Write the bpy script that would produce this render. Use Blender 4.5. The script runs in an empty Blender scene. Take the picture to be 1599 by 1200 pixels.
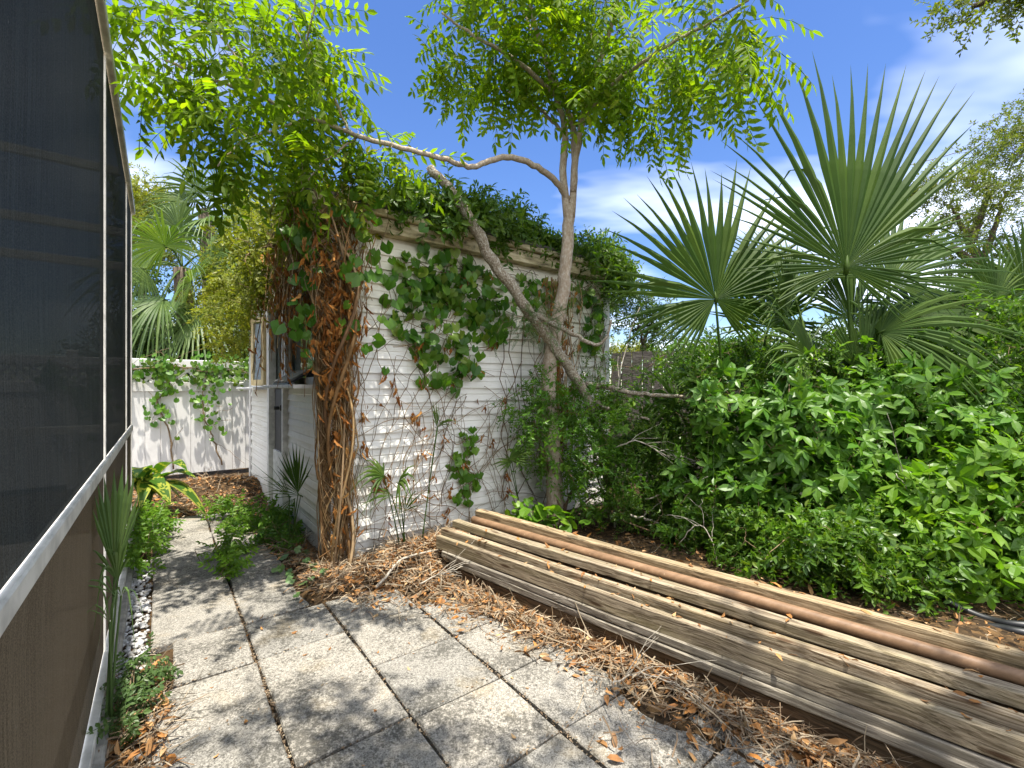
import bpy, math, random
import numpy as np

random.seed(7)
RNG = np.random.default_rng(11)
S = bpy.context.scene
COL = S.collection
F = 711.0            # focal length of the lens in photo pixels (16 mm on 36 mm film)
CH = 1.35            # camera height, metres
HZ = 605.0

# ------------------------------------------------------------------ places
def W(x, y, Y):      # point seen at photo pixel x, y standing Y metres away
    return np.array([(x - 800) / F * Y, Y, CH + (HZ - y) / F * Y])
def G(x, y):
    Y = F * CH / (y - HZ)
    return np.array([(x - 800) / F * Y, Y, 0.0])
D1 = np.array([-.611, .791, 0.0]); D2 = np.array([.791, .611, 0.0])      # along the path / across it
def UV(u, v, z=0.0):
    return D1 * u + D2 * v + np.array([0, 0, z])
TT = np.array([-.739, .674, 0.0]); NN = np.array([.674, .739, 0.0])      # along the timber pile / across it
def TN(t, n, z=0.0):
    return TT * t + NN * n + np.array([0, 0, z])
def unit(a):
    a = np.asarray(a, float)
    return a / (np.linalg.norm(a, axis=-1, keepdims=True) + 1e-9)

# ------------------------------------------------------------------ mesh building
class Geo:
    def __init__(self):
        self.v = []; self.n = 0; self.fs = []; self.mi = []; self.sm = []
    def add(self, verts, faces, m=0, smooth=False):
        verts = np.asarray(verts, float).reshape(-1, 3)
        if not isinstance(faces, (list, tuple)): faces = [faces]
        for f in faces:
            f = np.asarray(f, int)
            if f.size == 0: continue
            if f.ndim == 1: f = f[None]
            self.fs.append(f + self.n)
            mm = np.asarray(m)
            self.mi.append(np.full(len(f), m, int) if mm.ndim == 0 else mm)
            self.sm.append(np.full(len(f), smooth, bool))
        self.v.append(verts); self.n += len(verts)
        return self
    def box(self, c, ax, ay, az, sx, sy, sz, m=0, bev=0.0):
        c = np.asarray(c, float)
        if bev <= 0:
            k = np.array([[x, y, z] for x in (-1, 1) for y in (-1, 1) for z in (-1, 1)], float) * .5
            P = c + np.outer(k[:, 0] * sx, ax) + np.outer(k[:, 1] * sy, ay) + np.outer(k[:, 2] * sz, az)
            self.add(P, np.array([[0,1,3,2],[4,6,7,5],[0,4,5,1],[2,3,7,6],[0,2,6,4],[1,5,7,3]]), m)
        else:      # long bar with chamfered edges, length along ax
            b = bev; hy = sy / 2; hz = sz / 2
            prof = [(-hy, -hz + b), (-hy + b, -hz), (hy - b, -hz), (hy, -hz + b), (hy, hz - b), (hy - b, hz), (-hy + b, hz), (-hy, hz - b)]
            P = []
            for s in (-sx / 2, sx / 2):
                for (y, z) in prof: P.append(c + np.asarray(ax) * s + np.asarray(ay) * y + np.asarray(az) * z)
            q = np.array([[i, (i + 1) % 8, (i + 1) % 8 + 8, i + 8] for i in range(8)])
            self.add(P, [q, np.array([[7,6,5,4,3,2,1,0]]), np.array([[8,9,10,11,12,13,14,15]])], m)
        return self
    def quad(self, a, b, c, d, m=0):
        return self.add([a, b, c, d], np.array([[0, 1, 2, 3]]), m)
    def tube(self, pts, r, sides=6, m=0, cap=True):
        pts = np.asarray(pts, float); n = len(pts)
        r = np.broadcast_to(np.asarray(r, float), (n,)) if np.ndim(r) else np.full(n, r)
        t = unit(np.gradient(pts, axis=0))
        ref = np.array([0, 0, 1.0]) if abs(t[0][2]) < .9 else np.array([1.0, 0, 0])
        a = unit(np.cross(t, ref)); b = np.cross(t, a)
        ang = np.arange(sides) / sides * 2 * math.pi
        P = pts[:, None] + r[:, None, None] * (np.cos(ang)[None, :, None] * a[:, None] + np.sin(ang)[None, :, None] * b[:, None])
        i = np.arange(n - 1)[:, None] * sides; j = np.arange(sides)[None]; j2 = (j + 1) % sides
        q = np.stack([i + j, i + j2, i + sides + j2, i + sides + j], -1).reshape(-1, 4)
        fs = [q]
        if cap:
            fs += [np.arange(sides)[::-1][None], (np.arange(sides) + (n - 1) * sides)[None]]
        return self.add(P.reshape(-1, 3), fs, m, True)
    def inst(self, tpl, M, T, m=0):
        V, fl = tpl; N = len(T); nv = len(V)
        if N == 0: return self
        P = np.einsum('nij,vj->nvi', M, V) + T[:, None]
        fs = [(f[None] + (np.arange(N) * nv)[:, None, None]).reshape(-1, f.shape[1]) for f in fl]
        return self.add(P.reshape(-1, 3), fs, m)
    def build(self, name, mats, parent=None, loc=(0, 0, 0)):
        if not isinstance(mats, (list, tuple)): mats = [mats]
        me = bpy.data.meshes.new(name)
        V = np.concatenate(self.v)
        o = bpy.data.objects.new(name, me); COL.objects.link(o)
        if parent is not None:
            base = np.array(parent['_o'][:] if '_o' in parent else parent.location)
            o.parent = parent
        else:
            base = np.array(loc, float); o.location = loc
        o['_o'] = [float(b) for b in base]
        V = V - base
        tot = np.concatenate([np.full(len(f), f.shape[1]) for f in self.fs])
        loops = np.concatenate([f.ravel() for f in self.fs])
        me.vertices.add(len(V)); me.vertices.foreach_set('co', V.astype(np.float32).ravel())
        me.loops.add(len(loops)); me.loops.foreach_set('vertex_index', loops.astype(np.int32))
        me.polygons.add(len(tot))
        me.polygons.foreach_set('loop_start', np.concatenate([[0], np.cumsum(tot)[:-1]]).astype(np.int32))
        me.polygons.foreach_set('material_index', np.concatenate(self.mi).astype(np.int32))
        me.polygons.foreach_set('use_smooth', np.concatenate(self.sm))
        for m in mats: me.materials.append(m)
        me.update(calc_edges=True)
        me.validate()
        return o

def thing(name, label, cat, loc=(0, 0, 0), group=None):
    o = bpy.data.objects.new(name, None); COL.objects.link(o)
    o.empty_display_size = .1
    o.location = [float(c) for c in loc]; o['_o'] = [float(c) for c in loc]
    o['label'] = label; o['category'] = cat
    if group: o['group'] = group
    return o
def tag(o, label=None, cat=None, group=None, kind=None):
    if label: o['label'] = label
    if cat: o['category'] = cat
    if group: o['group'] = group
    if kind: o['kind'] = kind
    return o

# ------------------------------------------------------------------ curves and frames
def smooth_path(pts, n=24, wob=0.0, rng=RNG):
    pts = np.asarray(pts, float)
    if len(pts) == 2: pts = np.array([pts[0], (pts[0] + pts[1]) / 2, pts[1]])
    P = np.vstack([2 * pts[0] - pts[1], pts, 2 * pts[-1] - pts[-2]])
    out = []; seg = len(pts) - 1; per = max(2, n // seg)
    for i in range(seg):
        p0, p1, p2, p3 = P[i:i + 4]
        for t in np.linspace(0, 1, per, endpoint=False):
            out.append(.5 * ((2 * p1) + (-p0 + p2) * t + (2 * p0 - 5 * p1 + 4 * p2 - p3) * t * t + (-p0 + 3 * p1 - 3 * p2 + p3) * t ** 3))
    out.append(pts[-1]); out = np.array(out)
    if wob: out[1:-1] += rng.normal(0, wob, out[1:-1].shape)
    return out
def frames(d, up, roll=None):      # columns: x along d, z towards up
    d = unit(d); up = np.broadcast_to(up, d.shape)
    y = np.cross(up, d); bad = np.linalg.norm(y, axis=-1) < 1e-3
    if bad.any(): y[bad] = np.cross(np.array([.3, .9, .1]), d[bad])
    y = unit(y); z = np.cross(d, y)
    if roll is not None:
        c = np.cos(roll)[:, None]; s = np.sin(roll)[:, None]
        y, z = c * y + s * z, -s * y + c * z
    return np.stack([d, y, z], -1)
def sph(n, rng=RNG):
    return unit(rng.normal(size=(n, 3)))

# ------------------------------------------------------------------ leaf templates (x along, y across, z up)
def leaf6(L, w, fold=.18, curl=.15, wide=.4):
    V = np.array([[0, 0, 0], [wide * .55, .38, 0], [wide * 1.5, .46, 0], [1, 0, 0], [wide * 1.5, -.46, 0], [wide * .55, -.38, 0], [.3, 0, 0], [.66, 0, 0]], float)
    z = np.abs(V[:, 1]) * fold * 2 * w - curl * L * V[:, 0] ** 2
    V = np.stack([V[:, 0] * L, V[:, 1] * w, z], -1)
    return V, [np.array([[0, 6, 1], [7, 3, 2], [0, 5, 6], [4, 3, 7]]), np.array([[6, 7, 2, 1], [5, 4, 7, 6]])]
def leaf4(L, w, fold=.18, curl=.12):
    V = np.array([[0, 0, 0], [.42 * L, w / 2, fold * w], [L, 0, -curl * L], [.42 * L, -w / 2, fold * w], [.45 * L, 0, -.02 * L]])
    return V, [np.array([[0, 4, 1], [4, 2, 1], [0, 3, 4], [3, 2, 4]]), np.zeros((0, 4), int)]
def lobed(L, jag=.12, n=5, curl=.12, rng=None):      # broad vine leaf with shallow lobes
    a = np.linspace(-2.5, 2.5, 21)
    r = .52 + .22 * np.cos(a) + jag * .45 * np.cos(a * n / 1.0)
    x = r * np.cos(a) + .42; y = r * np.sin(a) * 1.02
    V = np.vstack([[[.06, 0, 0]], [[.45, 0, 0]], np.stack([x, y, 0 * x], -1)])
    V[:, 2] = .22 * np.abs(V[:, 1]) - curl * V[:, 0] ** 2 - .2 * V[:, 1] ** 2
    V = V * L
    k = 2 + np.arange(20)
    return V, [np.stack([np.full(20, 1), k, k + 1], -1), np.zeros((0, 4), int)]
def strip(L, w, bend, n=3):
    x = np.linspace(0, L, n + 1); z = bend * (x / L) * (1 - x / L) * 4 * L; y = .3 * bend * np.sin(x / L * 5) * L
    V = np.concatenate([np.stack([x, y + w / 2, z], -1), np.stack([x, y - w / 2, z + w * .3], -1)])
    i = np.arange(n)
    return V, [np.zeros((0, 3), int), np.stack([i, i + n + 1, i + n + 2, i + 1], -1)]
def compose(items):     # items: (template, M(N,3,3), T(N,3))
    Vs, tr, qu, n = [], [], [], 0
    for tpl, M, T in items:
        V, fl = tpl
        for i in range(len(T)):
            Vs.append(V @ M[i].T + T[i])
            for f in fl:
                if f.shape[1] == 3 and len(f): tr.append(f + n)
                if f.shape[1] == 4 and len(f): qu.append(f + n)
            n += len(V)
    return np.concatenate(Vs), [np.concatenate(tr) if tr else np.zeros((0, 3), int), np.concatenate(qu) if qu else np.zeros((0, 4), int)]
def stalk(p0, p1, r):
    p0 = np.asarray(p0, float); p1 = np.asarray(p1, float); d = unit(p1 - p0)
    a = unit(np.cross(d, [.1, .2, 1])); b = np.cross(d, a)
    o = [a, -.5 * a + .87 * b, -.5 * a - .87 * b]
    V = np.array([p0 + r * k for k in o] + [p1 + .5 * r * k for k in o])
    return (V, [np.zeros((0, 3), int), np.array([[0, 1, 4, 3], [1, 2, 5, 4], [2, 0, 3, 5]])])
I1 = np.eye(3)[None]; Z1 = np.zeros((1, 3))
def sprig(leaf, n, L, spread, rng, terminal=True, ang=.9):
    x = np.linspace(.15, .95, n) * L; ph = np.arange(n) * 2.4 + rng.uniform(0, 6)
    d = np.stack([np.full(n, math.cos(ang)), math.sin(ang) * np.cos(ph), math.sin(ang) * np.sin(ph)], -1) + rng.normal(0, .18, (n, 3))
    M = frames(d, np.array([.9, 0, .45]), rng.normal(0, .4, n))
    sc = rng.uniform(.7, 1.15, n)
    T = np.stack([x, 0 * x, -.25 * x * x / L], -1)
    it = [(leaf, M * sc[:, None, None], T), (stalk((0, 0, 0), (L, 0, -.25 * L), .0022), I1, Z1)]
    return compose(it)
def pinnate(leaf, pairs, L, rng, droop=.35, wid=1.0):
    xs = np.linspace(.18, .97, pairs); it = []
    def pos(x): return np.array([x * L, 0, -droop * L * x * x])
    D, T, sc = [], [], []
    for x in xs:
        for s in (-1, 1):
            D.append([.45, s * 1.0, -.35 - .3 * x + rng.normal(0, .15)]); T.append(pos(x + rng.normal(0, .008))); sc.append((1 - .35 * abs(x - .5)) * rng.uniform(.85, 1.1))
    D.append([1, rng.normal(0, .1), -.6]); T.append(pos(1)); sc.append(1.0)
    D = np.array(D); T = np.array(T); sc = np.array(sc) * wid
    M = frames(D, np.array([0, 0, 1.0]), rng.normal(0, .3, len(D))) * sc[:, None, None]
    it.append((leaf, M, T))
    for a, b in ((0, .35), (.35, .7), (.7, 1)):
        it.append((stalk(pos(a), pos(b), .0025), I1, Z1))
    return compose(it)
def palmate(leaf, n, pet, rng, arc=2.2):
    a = np.linspace(-arc, arc, n) + rng.normal(0, .08, n)
    d = np.stack([np.cos(a), np.sin(a), -.25 + rng.normal(0, .12, n)], -1)
    sc = 1.05 - .32 * np.abs(a) / arc
    M = frames(d, np.array([0, 0, 1.0]), rng.normal(0, .2, n)) * sc[:, None, None]
    T = np.tile([pet, 0, .02], (n, 1))
    return compose([(leaf, M, T), (stalk((0, 0, 0), (pet, 0, .02), .002), I1, Z1)])

# ------------------------------------------------------------------ materials
class NT:
    def __init__(self, name):
        self.m = bpy.data.materials.new(name); self.m.use_nodes = True
        self.t = self.m.node_tree; self.t.nodes.clear()
        self.out = self.t.nodes.new('ShaderNodeOutputMaterial')
    def n(self, typ, **kw):
        o = self.t.nodes.new('ShaderNode' + typ)
        for k, v in kw.items():
            if k in o.inputs: o.inputs[k].default_value = v
            else: setattr(o, k, v)
        return o
    def l(self, a, b): self.t.links.new(a, b)
    def ramp(self, fac, stops, interp='LINEAR'):
        r = self.n('ValToRGB'); r.color_ramp.interpolation = interp
        e = r.color_ramp.elements
        while len(e) < len(stops): e.new(.5)
        for i, (p, c) in enumerate(stops):
            e[i].position = p
            c = (c, c, c) if not isinstance(c, (tuple, list)) else c
            e[i].color = (*c, 1)
        self.l(fac, r.inputs[0]); return r.outputs[0]
    def noise(self, vec=None, scale=5, detail=4, rough=.55, dist=0.0):
        t = self.n('TexNoise'); t.inputs['Scale'].default_value = scale; t.inputs['Detail'].default_value = detail
        t.inputs['Roughness'].default_value = rough; t.inputs['Distortion'].default_value = dist
        if vec is not None: self.l(vec, t.inputs['Vector'])
        return t.outputs[0]
    def mapping(self, vec, scale=(1, 1, 1), rot=(0, 0, 0)):
        m = self.n('Mapping'); m.inputs['Scale'].default_value = scale; m.inputs['Rotation'].default_value = rot
        self.l(vec, m.inputs['Vector']); return m.outputs[0]
    def mix(self, fac, a, b, typ='MIX'):
        m = self.n('Mix', data_type='RGBA', blend_type=typ)
        for s, v in ((m.inputs[0], fac), (m.inputs[6], a), (m.inputs[7], b)):
            if hasattr(v, 'links'): self.l(v, s)
            elif isinstance(v, (tuple, list)): s.default_value = (*v, 1)
            else: s.default_value = v
        return m.outputs[2]
    def math(self, op, a, b=None):
        m = self.n('Math', operation=op)
        for s, v in ((m.inputs[0], a), (m.inputs[1], b)):
            if v is None: continue
            if hasattr(v, 'links'): self.l(v, s)
            else: s.default_value = v
        return m.outputs[0]
    def bump(self, h, strength=.3, dist=.01):
        b = self.n('Bump'); b.inputs['Strength'].default_value = strength; b.inputs['Distance'].default_value = dist
        self.l(h, b.inputs['Height']); return b.outputs[0]
    def princ(self, col, rough=.6, spec=.4, metal=0.0, nrm=None):
        p = self.n('BsdfPrincipled')
        for s, v in ((p.inputs['Base Color'], col), (p.inputs['Roughness'], rough)):
            if hasattr(v, 'links'): self.l(v, s)
            elif isinstance(v, (tuple, list)): s.default_value = (*v, 1)
            else: s.default_value = v
        p.inputs['Specular IOR Level'].default_value = spec; p.inputs['Metallic'].default_value = metal
        if nrm is not None: self.l(nrm, p.inputs['Normal'])
        return p.outputs[0]
    def done(self, sh):
        self.l(sh, self.out.inputs['Surface']); return self.m
    def coord(self, which='Object'): return self.n('TexCoord').outputs[which]
    def pos(self): return self.n('NewGeometry').outputs['Position']

def leafmat(name, cs, trans=.42, tint=(1.7, 1.75, .55), rough=.42, clump=2.2, spec=.35):
    t = NT(name); g = t.n('NewGeometry')
    n = len(cs); c = t.ramp(g.outputs['Random Per Island'], [(i / max(1, n - 1), k) for i, k in enumerate(cs)])
    v = t.ramp(t.noise(g.outputs['Position'], clump, 3), [(.3, (.72, .78, .8)), (.7, (1.2, 1.15, 1.05))])
    c = t.mix(1.0, c, v, 'MULTIPLY')
    p = t.princ(c, rough, spec)
    tr = t.n('BsdfTranslucent'); t.l(t.mix(1.0, c, tint, 'MULTIPLY'), tr.inputs[0])
    mx = t.n('MixShader'); mx.inputs[0].default_value = trans
    t.l(p, mx.inputs[1]); t.l(tr.outputs[0], mx.inputs[2])
    return t.done(mx.outputs[0])
def barkmat(name, c0, c1, c2=None, sc=(9, 9, 3), bump=.5, island=0.0):
    t = NT(name); p = t.pos()
    f = t.noise(t.mapping(p, sc), 6, 6, .65)
    st = [(.3, c0), (.62, c1)] if c2 is None else [(.28, c0), (.5, c1), (.68, c2)]
    c = t.ramp(f, st)
    if island:
        g = t.n('NewGeometry')
        c = t.mix(1.0, c, t.ramp(g.outputs['Random Per Island'], [(0, 1 - island), (.5, 1.0), (1, 1 + island)]), 'MULTIPLY')
    return t.done(t.princ(c, .85, .15, nrm=t.bump(f, bump, .012)))
def islandmat(name, cs, rough=.8, spec=.15, trans=0.0, nscale=30):
    t = NT(name); g = t.n('NewGeometry')
    n = len(cs); c = t.ramp(g.outputs['Random Per Island'], [(i / max(1, n - 1), k) for i, k in enumerate(cs)])
    c = t.mix(1.0, c, t.ramp(t.noise(g.outputs['Position'], nscale, 3), [(.3, .7), (.7, 1.2)]), 'MULTIPLY')
    p = t.princ(c, rough, spec)
    if trans:
        tr = t.n('BsdfTranslucent'); t.l(c, tr.inputs[0])
        mx = t.n('MixShader'); mx.inputs[0].default_value = trans
        t.l(p, mx.inputs[1]); t.l(tr.outputs[0], mx.inputs[2]); p = mx.outputs[0]
    return t.done(p)
def timbermat(name, light, dark, moss, mossamt=.5, stain=.5, seed=0.0):
    t = NT(name); o = t.coord('Object')
    a = t.n('VectorMath', operation='ADD'); t.l(o, a.inputs[0]); a.inputs[1].default_value = (seed, seed * .7, seed * 1.3); o = a.outputs[0]
    warp = t.noise(t.mapping(o, (.9, 2, 2)), 2.2, 2)
    w = t.n('VectorMath', operation='ADD'); t.l(o, w.inputs[0])
    cx = t.n('CombineXYZ'); wz = t.math('MULTIPLY', warp, .10); t.l(wz, cx.inputs[1]); t.l(wz, cx.inputs[2]); t.l(cx.outputs[0], w.inputs[1])
    gr = t.noise(t.mapping(w.outputs[0], (.8, 40, 40)), 2.4, 5, .6)
    fine = t.noise(t.mapping(o, (6, 260, 260)), 1.5, 3, .6)
    c = t.ramp(gr, [(.38, dark), (.48, tuple((a_ + b_) / 2 for a_, b_ in zip(light, dark))), (.56, light)])
    lines = t.noise(t.mapping(w.outputs[0], (.5, 75, 75)), 2.0, 3, .5)
    c = t.mix(t.ramp(lines, [(.58, 0.0), (.66, .75)]), c, tuple(k * .3 for k in dark))
    c = t.mix(t.math('MULTIPLY', fine, .55), c, tuple(k * .55 for k in dark))
    mf = t.ramp(t.noise(t.mapping(o, (.9, 7, 7)), 1.7, 5, .65), [(.5 - .15 * mossamt, 0.0), (.72, 1.0)])
    c = t.mix(t.math('MULTIPLY', mf, mossamt), c, moss)
    sf = t.ramp(t.noise(t.mapping(o, (2.2, 9, 9)), 3, 6, .7), [(.55, 0.0), (.68, 1.0)])
    c = t.mix(t.math('MULTIPLY', sf, stain), c, (.035, .03, .022))
    # cracks and knots
    kn = t.n('TexVoronoi'); kn.inputs['Scale'].default_value = 2.0; t.l(t.mapping(o, (1.3, 6, 6)), kn.inputs['Vector'])
    c = t.mix(t.ramp(kn.outputs['Distance'], [(.07, 1.0), (.15, 0.0)]), c, (.09, .055, .03))
    h = t.math('ADD', gr, t.math('MULTIPLY', fine, .5))
    return t.done(t.princ(c, .82, .2, nrm=t.bump(h, .8, .008)))

def mk_siding():
    t = NT('vinyl siding'); p = t.pos(); sx = t.n('SeparateXYZ'); t.l(p, sx.inputs[0])
    big = t.noise(p, 1.3, 4, .6); fine = t.noise(t.mapping(p, (3, 3, 14)), 3, 5, .65)
    c = t.mix(t.ramp(big, [(.42, 0.0), (.7, .5)]), (.74, .73, .69), (.62, .60, .52))
    c = t.mix(t.ramp(fine, [(.55, 0.0), (.8, .55)]), c, (.50, .47, .36))
    up = t.ramp(t.math('ADD', t.math('MULTIPLY', sx.outputs[2], .4), t.math('MULTIPLY', big, .3)), [(.75, 0.0), (1.25, .45)])
    c = t.mix(up, c, (.74, .66, .44))          # algae film under the eave
    dn = t.math('ADD', t.math('MULTIPLY', sx.outputs[2], 1.6), t.math('MULTIPLY', t.noise(p, 5, 5, .7), .9))
    c = t.mix(t.ramp(dn, [(.35, .75), (.85, 0.0)]), c, (.26, .21, .13))
    st = t.ramp(t.noise(t.mapping(p, (14, 14, .8)), 2.2, 4, .6), [(.58, 0.0), (.75, .4)])
    c = t.mix(st, c, (.46, .45, .36))
    return t.done(t.princ(c, .42, .4, nrm=t.bump(t.noise(t.mapping(p, (30, 30, 60)), 2, 3), .06, .004)))
def mk_fascia():
    t = NT('weathered fascia paint'); p = t.pos()
    f = t.noise(t.mapping(p, (2, 2, 9)), 3.0, 6, .68)
    c = t.ramp(f, [(.3, (.10, .085, .05)), (.45, (.36, .30, .17)), (.6, (.58, .50, .32)), (.75, (.66, .62, .48))])
    d = t.ramp(t.noise(p, 6, 5, .7), [(.55, 0.0), (.68, .8)])
    c = t.mix(d, c, (.05, .05, .035))
    return t.done(t.princ(c, .7, .25, nrm=t.bump(f, .5, .008)))
def mk_paver():
    t = NT('exposed aggregate concrete'); p = t.pos(); g = t.n('NewGeometry')
    v = t.n('TexVoronoi'); v.inputs['Scale'].default_value = 240; t.l(p, v.inputs['Vector'])
    bw = t.n('RGBToBW'); t.l(v.outputs['Color'], bw.inputs[0])
    c = t.ramp(bw.outputs[0], [(.1, (.13, .122, .106)), (.38, (.245, .232, .203)), (.62, (.32, .303, .268)), (.88, (.41, .39, .35))])
    c = t.mix(1.0, c, t.ramp(g.outputs['Random Per Island'], [(0, (.82, .83, .84)), (1, (1.08, 1.06, 1.03))]), 'MULTIPLY')
    alg = t.noise(p, 2.1, 8, .72, .3); spk = t.noise(p, 60, 5, .75)
    a = t.math('ADD', t.math('MULTIPLY', alg, .56), t.math('MULTIPLY', spk, .50))
    c = t.mix(t.ramp(a, [(.52, 0.0), (.585, .72)]), c, (.045, .043, .036))
    br = t.ramp(t.noise(p, 3.3, 5, .6), [(.56, 0.0), (.75, .45)])
    c = t.mix(br, c, (.34, .27, .16))
    h = t.math('ADD', bw.outputs[0], t.noise(p, 90, 3))
    return t.done(t.princ(c, .85, .2, nrm=t.bump(h, .55, .004)))
def mk_ground():
    t = NT('soil and leaf mould'); p = t.pos()
    v = t.n('TexVoronoi'); v.inputs['Scale'].default_value = 34; t.l(p, v.inputs['Vector'])
    bw = t.n('RGBToBW'); t.l(v.outputs['Color'], bw.inputs[0])
    c = t.ramp(bw.outputs[0], [(.15, (.025, .017, .01)), (.5, (.07, .045, .024)), (.85, (.15, .09, .04))])
    c = t.mix(t.ramp(t.noise(p, 4, 6, .7), [(.4, 0.0), (.65, .6)]), c, (.04, .03, .02))
    return t.done(t.princ(c, .95, .1, nrm=t.bump(t.math('ADD', bw.outputs[0], t.noise(p, 40, 5)), 1.0, .02)))
def mk_screen(name, base, brown, see=.011):
    t = NT(name); o = t.pos()
    ax = t.mapping(o, (1, 1, 1), (0, 0, -math.atan2(D1[1], D1[0])))
    fib = t.noise(t.mapping(ax, (150, 1, 2.2)), 1.5, 3, .6)
    big = t.noise(t.mapping(ax, (.8, 1, .9)), 1.2, 3)
    c = t.mix(t.ramp(big, [(.35, 0.0), (.7, 1.0)]), base, brown)
    c = t.mix(t.ramp(fib, [(.42, 0.0), (.7, .8)]), c, tuple(k * 2.4 for k in base))
    c = t.mix(t.ramp(t.noise(t.mapping(ax, (300, 1, 300)), 1.0, 2, .5), [(.4, 0.0), (.65, .5)]), c, tuple(k * 2.2 for k in brown))
    sp = t.n('TexVoronoi'); sp.inputs['Scale'].default_value = 26; t.l(t.mapping(ax, (1, 1, .7)), sp.inputs['Vector'])
    c = t.mix(t.ramp(sp.outputs['Distance'], [(.035, .8), (.06, 0.0)]), c, (.22, .21, .19))
    wv = t.n('TexWave', wave_type='BANDS', bands_direction='Z'); wv.inputs['Scale'].default_value = 150; t.l(ax, wv.inputs['Vector'])
    wx = t.n('TexWave', wave_type='BANDS', bands_direction='X'); wx.inputs['Scale'].default_value = 150; t.l(ax, wx.inputs['Vector'])
    h = t.math('ADD', wv.outputs[1], wx.outputs[1])
    mx = t.n('MixShader'); mx.inputs[0].default_value = see; t.l(t.princ(c, 1.0, 0.0, nrm=t.bump(h, .6, .002)), mx.inputs[1]); tr = t.n('BsdfTransparent'); t.l(tr.outputs[0], mx.inputs[2])
    return t.done(mx.outputs[0])
def plain(name, c, rough=.5, spec=.4, metal=0.0, var=.15, nsc=12, bump=.1):
    t = NT(name); p = t.pos(); f = t.noise(p, nsc, 5, .6)
    col = t.mix(t.ramp(f, [(.4, 0.0), (.75, 1.0)]), c, tuple(k * (1 - var * 2) for k in c))
    return t.done(t.princ(col, rough, spec, metal, t.bump(f, bump, .004)))

M = {}
M['siding'] = mk_siding(); M['fascia'] = mk_fascia(); M['paver'] = mk_paver(); M['ground'] = mk_ground()
M['screen'] = mk_screen('dark insect screen', (.030, .036, .038), (.056, .058, .052))
M['kick'] = mk_screen('dark lower screen', (.074, .060, .042), (.125, .098, .066))  # brown base stands in for sunlight and ground showing through the mesh
M['alu'] = plain('white aluminium frame', (.64, .615, .55), .6, .25, 0, .22, 9)
M['vinyl'] = plain('white vinyl', (.66, .65, .63), .4, .4, 0, .10, 3)
M['trim'] = plain('old white trim', (.72, .71, .68), .55, .35, 0, .2, 14)
M['door'] = plain('dark doorway shade', (.07, .07, .07), .6, .3, 0, .2, 5)  # dark colour stands in for the shaded inside of the doorway
M['glass'] = plain('window glass', (.05, .07, .06), .06, .8, 0, .2, 2, .02)
M['yellow'] = plain('yellowed sash', (.62, .50, .27), .6, .3, 0, .25, 9)
M['bluepeel'] = plain('peeling blue paint', (.30, .36, .40), .7, .3, 0, .35, 22)
M['roof'] = plain('old roof felt', (.10, .09, .08), .9, .2, 0, .3, 8)
M['concrete'] = plain('old concrete edge', (.36, .34, .30), .9, .2, 0, .3, 14, .5)
M['black'] = plain('black plastic', (.015, .016, .018), .42, .5, 0, .2, 20)
M['tin'] = plain('grey ribbed tray', (.20, .20, .19), .4, .5, .3, .3, 30)
M['stone'] = islandmat('white marble chips', [(.25, .24, .22), (.42, .42, .41), (.54, .54, .54), (.38, .35, .3)], .7, .3, 0, 60)
M['bark'] = barkmat('smooth grey brown bark', (.24, .18, .12), (.36, .29, .22), (.48, .43, .36), (9, 9, 5), .12)
M['lichen'] = barkmat('lichen covered bark', (.10, .075, .05), (.27, .22, .16), (.55, .55, .48), (12, 12, 10), .8)
M['darkbark'] = barkmat('dark bark', (.05, .04, .03), (.14, .11, .08), None, (8, 8, 3), .5)
M['twig'] = barkmat('thin brown twig', (.09, .06, .035), (.24, .17, .10), None, (10, 10, 10), .2, .45)
M['paletwig'] = barkmat('dry pale twig', (.22, .19, .15), (.46, .42, .35), None, (10, 10, 10), .2, .3)
M['deadvine'] = islandmat('dead vine stems', [(.10, .06, .03), (.30, .17, .07), (.20, .11, .05), (.40, .27, .13), (.48, .36, .21), (.16, .09, .045)], .85, .1, 0, 18)
M['deadleaf'] = islandmat('dead curled leaves', [(.18, .07, .022), (.46, .19, .04), (.34, .13, .035), (.55, .29, .09), (.26, .12, .045)], .8, .12, .25, 22)
M['litter'] = islandmat('fallen oak leaves', [(.16, .08, .03), (.38, .18, .06), (.46, .27, .12), (.28, .13, .05), (.52, .37, .2), (.50, .21, .05), (.22, .14, .08)], .75, .15, .12, 25)
M['straw'] = islandmat('dry twigs and straw', [(.10, .065, .04), (.25, .18, .115), (.18, .125, .08), (.38, .31, .22), (.30, .245, .17), (.13, .09, .055)], .85, .1, 0, 25)
M['tree'] = leafmat('pinnate tree leaves', [(.085, .15, .012), (.115, .19, .014), (.145, .22, .016), (.10, .17, .012), (.20, .24, .018)], .6, (1.85, 1.95, .35), .55, 1.6, .15)
M['oak'] = leafmat('oak leaves', [(.08, .12, .02), (.12, .17, .025), (.17, .19, .03)], .45, (1.6, 1.6, .5), .5)
M['oval'] = leafmat('glossy shrub leaves', [(.045, .11, .015), (.07, .15, .018), (.105, .19, .02), (.055, .125, .022), (.13, .19, .024)], .42, (1.7, 1.8, .5), .36, 2.5)
M['bright'] = leafmat('fresh green leaves', [(.09, .20, .018), (.12, .24, .022), (.16, .27, .025)], .45, (1.6, 1.7, .5), .42, 3)
M['creeper'] = leafmat('creeper leaves', [(.06, .16, .016), (.09, .20, .02), (.12, .23, .025)], .4, (1.6, 1.7, .5), .4, 3)
M['darkvine'] = leafmat('broad dark vine leaves', [(.04, .115, .011), (.06, .155, .015), (.10, .20, .02), (.16, .22, .03)], .42, (1.6, 1.9, .5), .4, 3)
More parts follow.
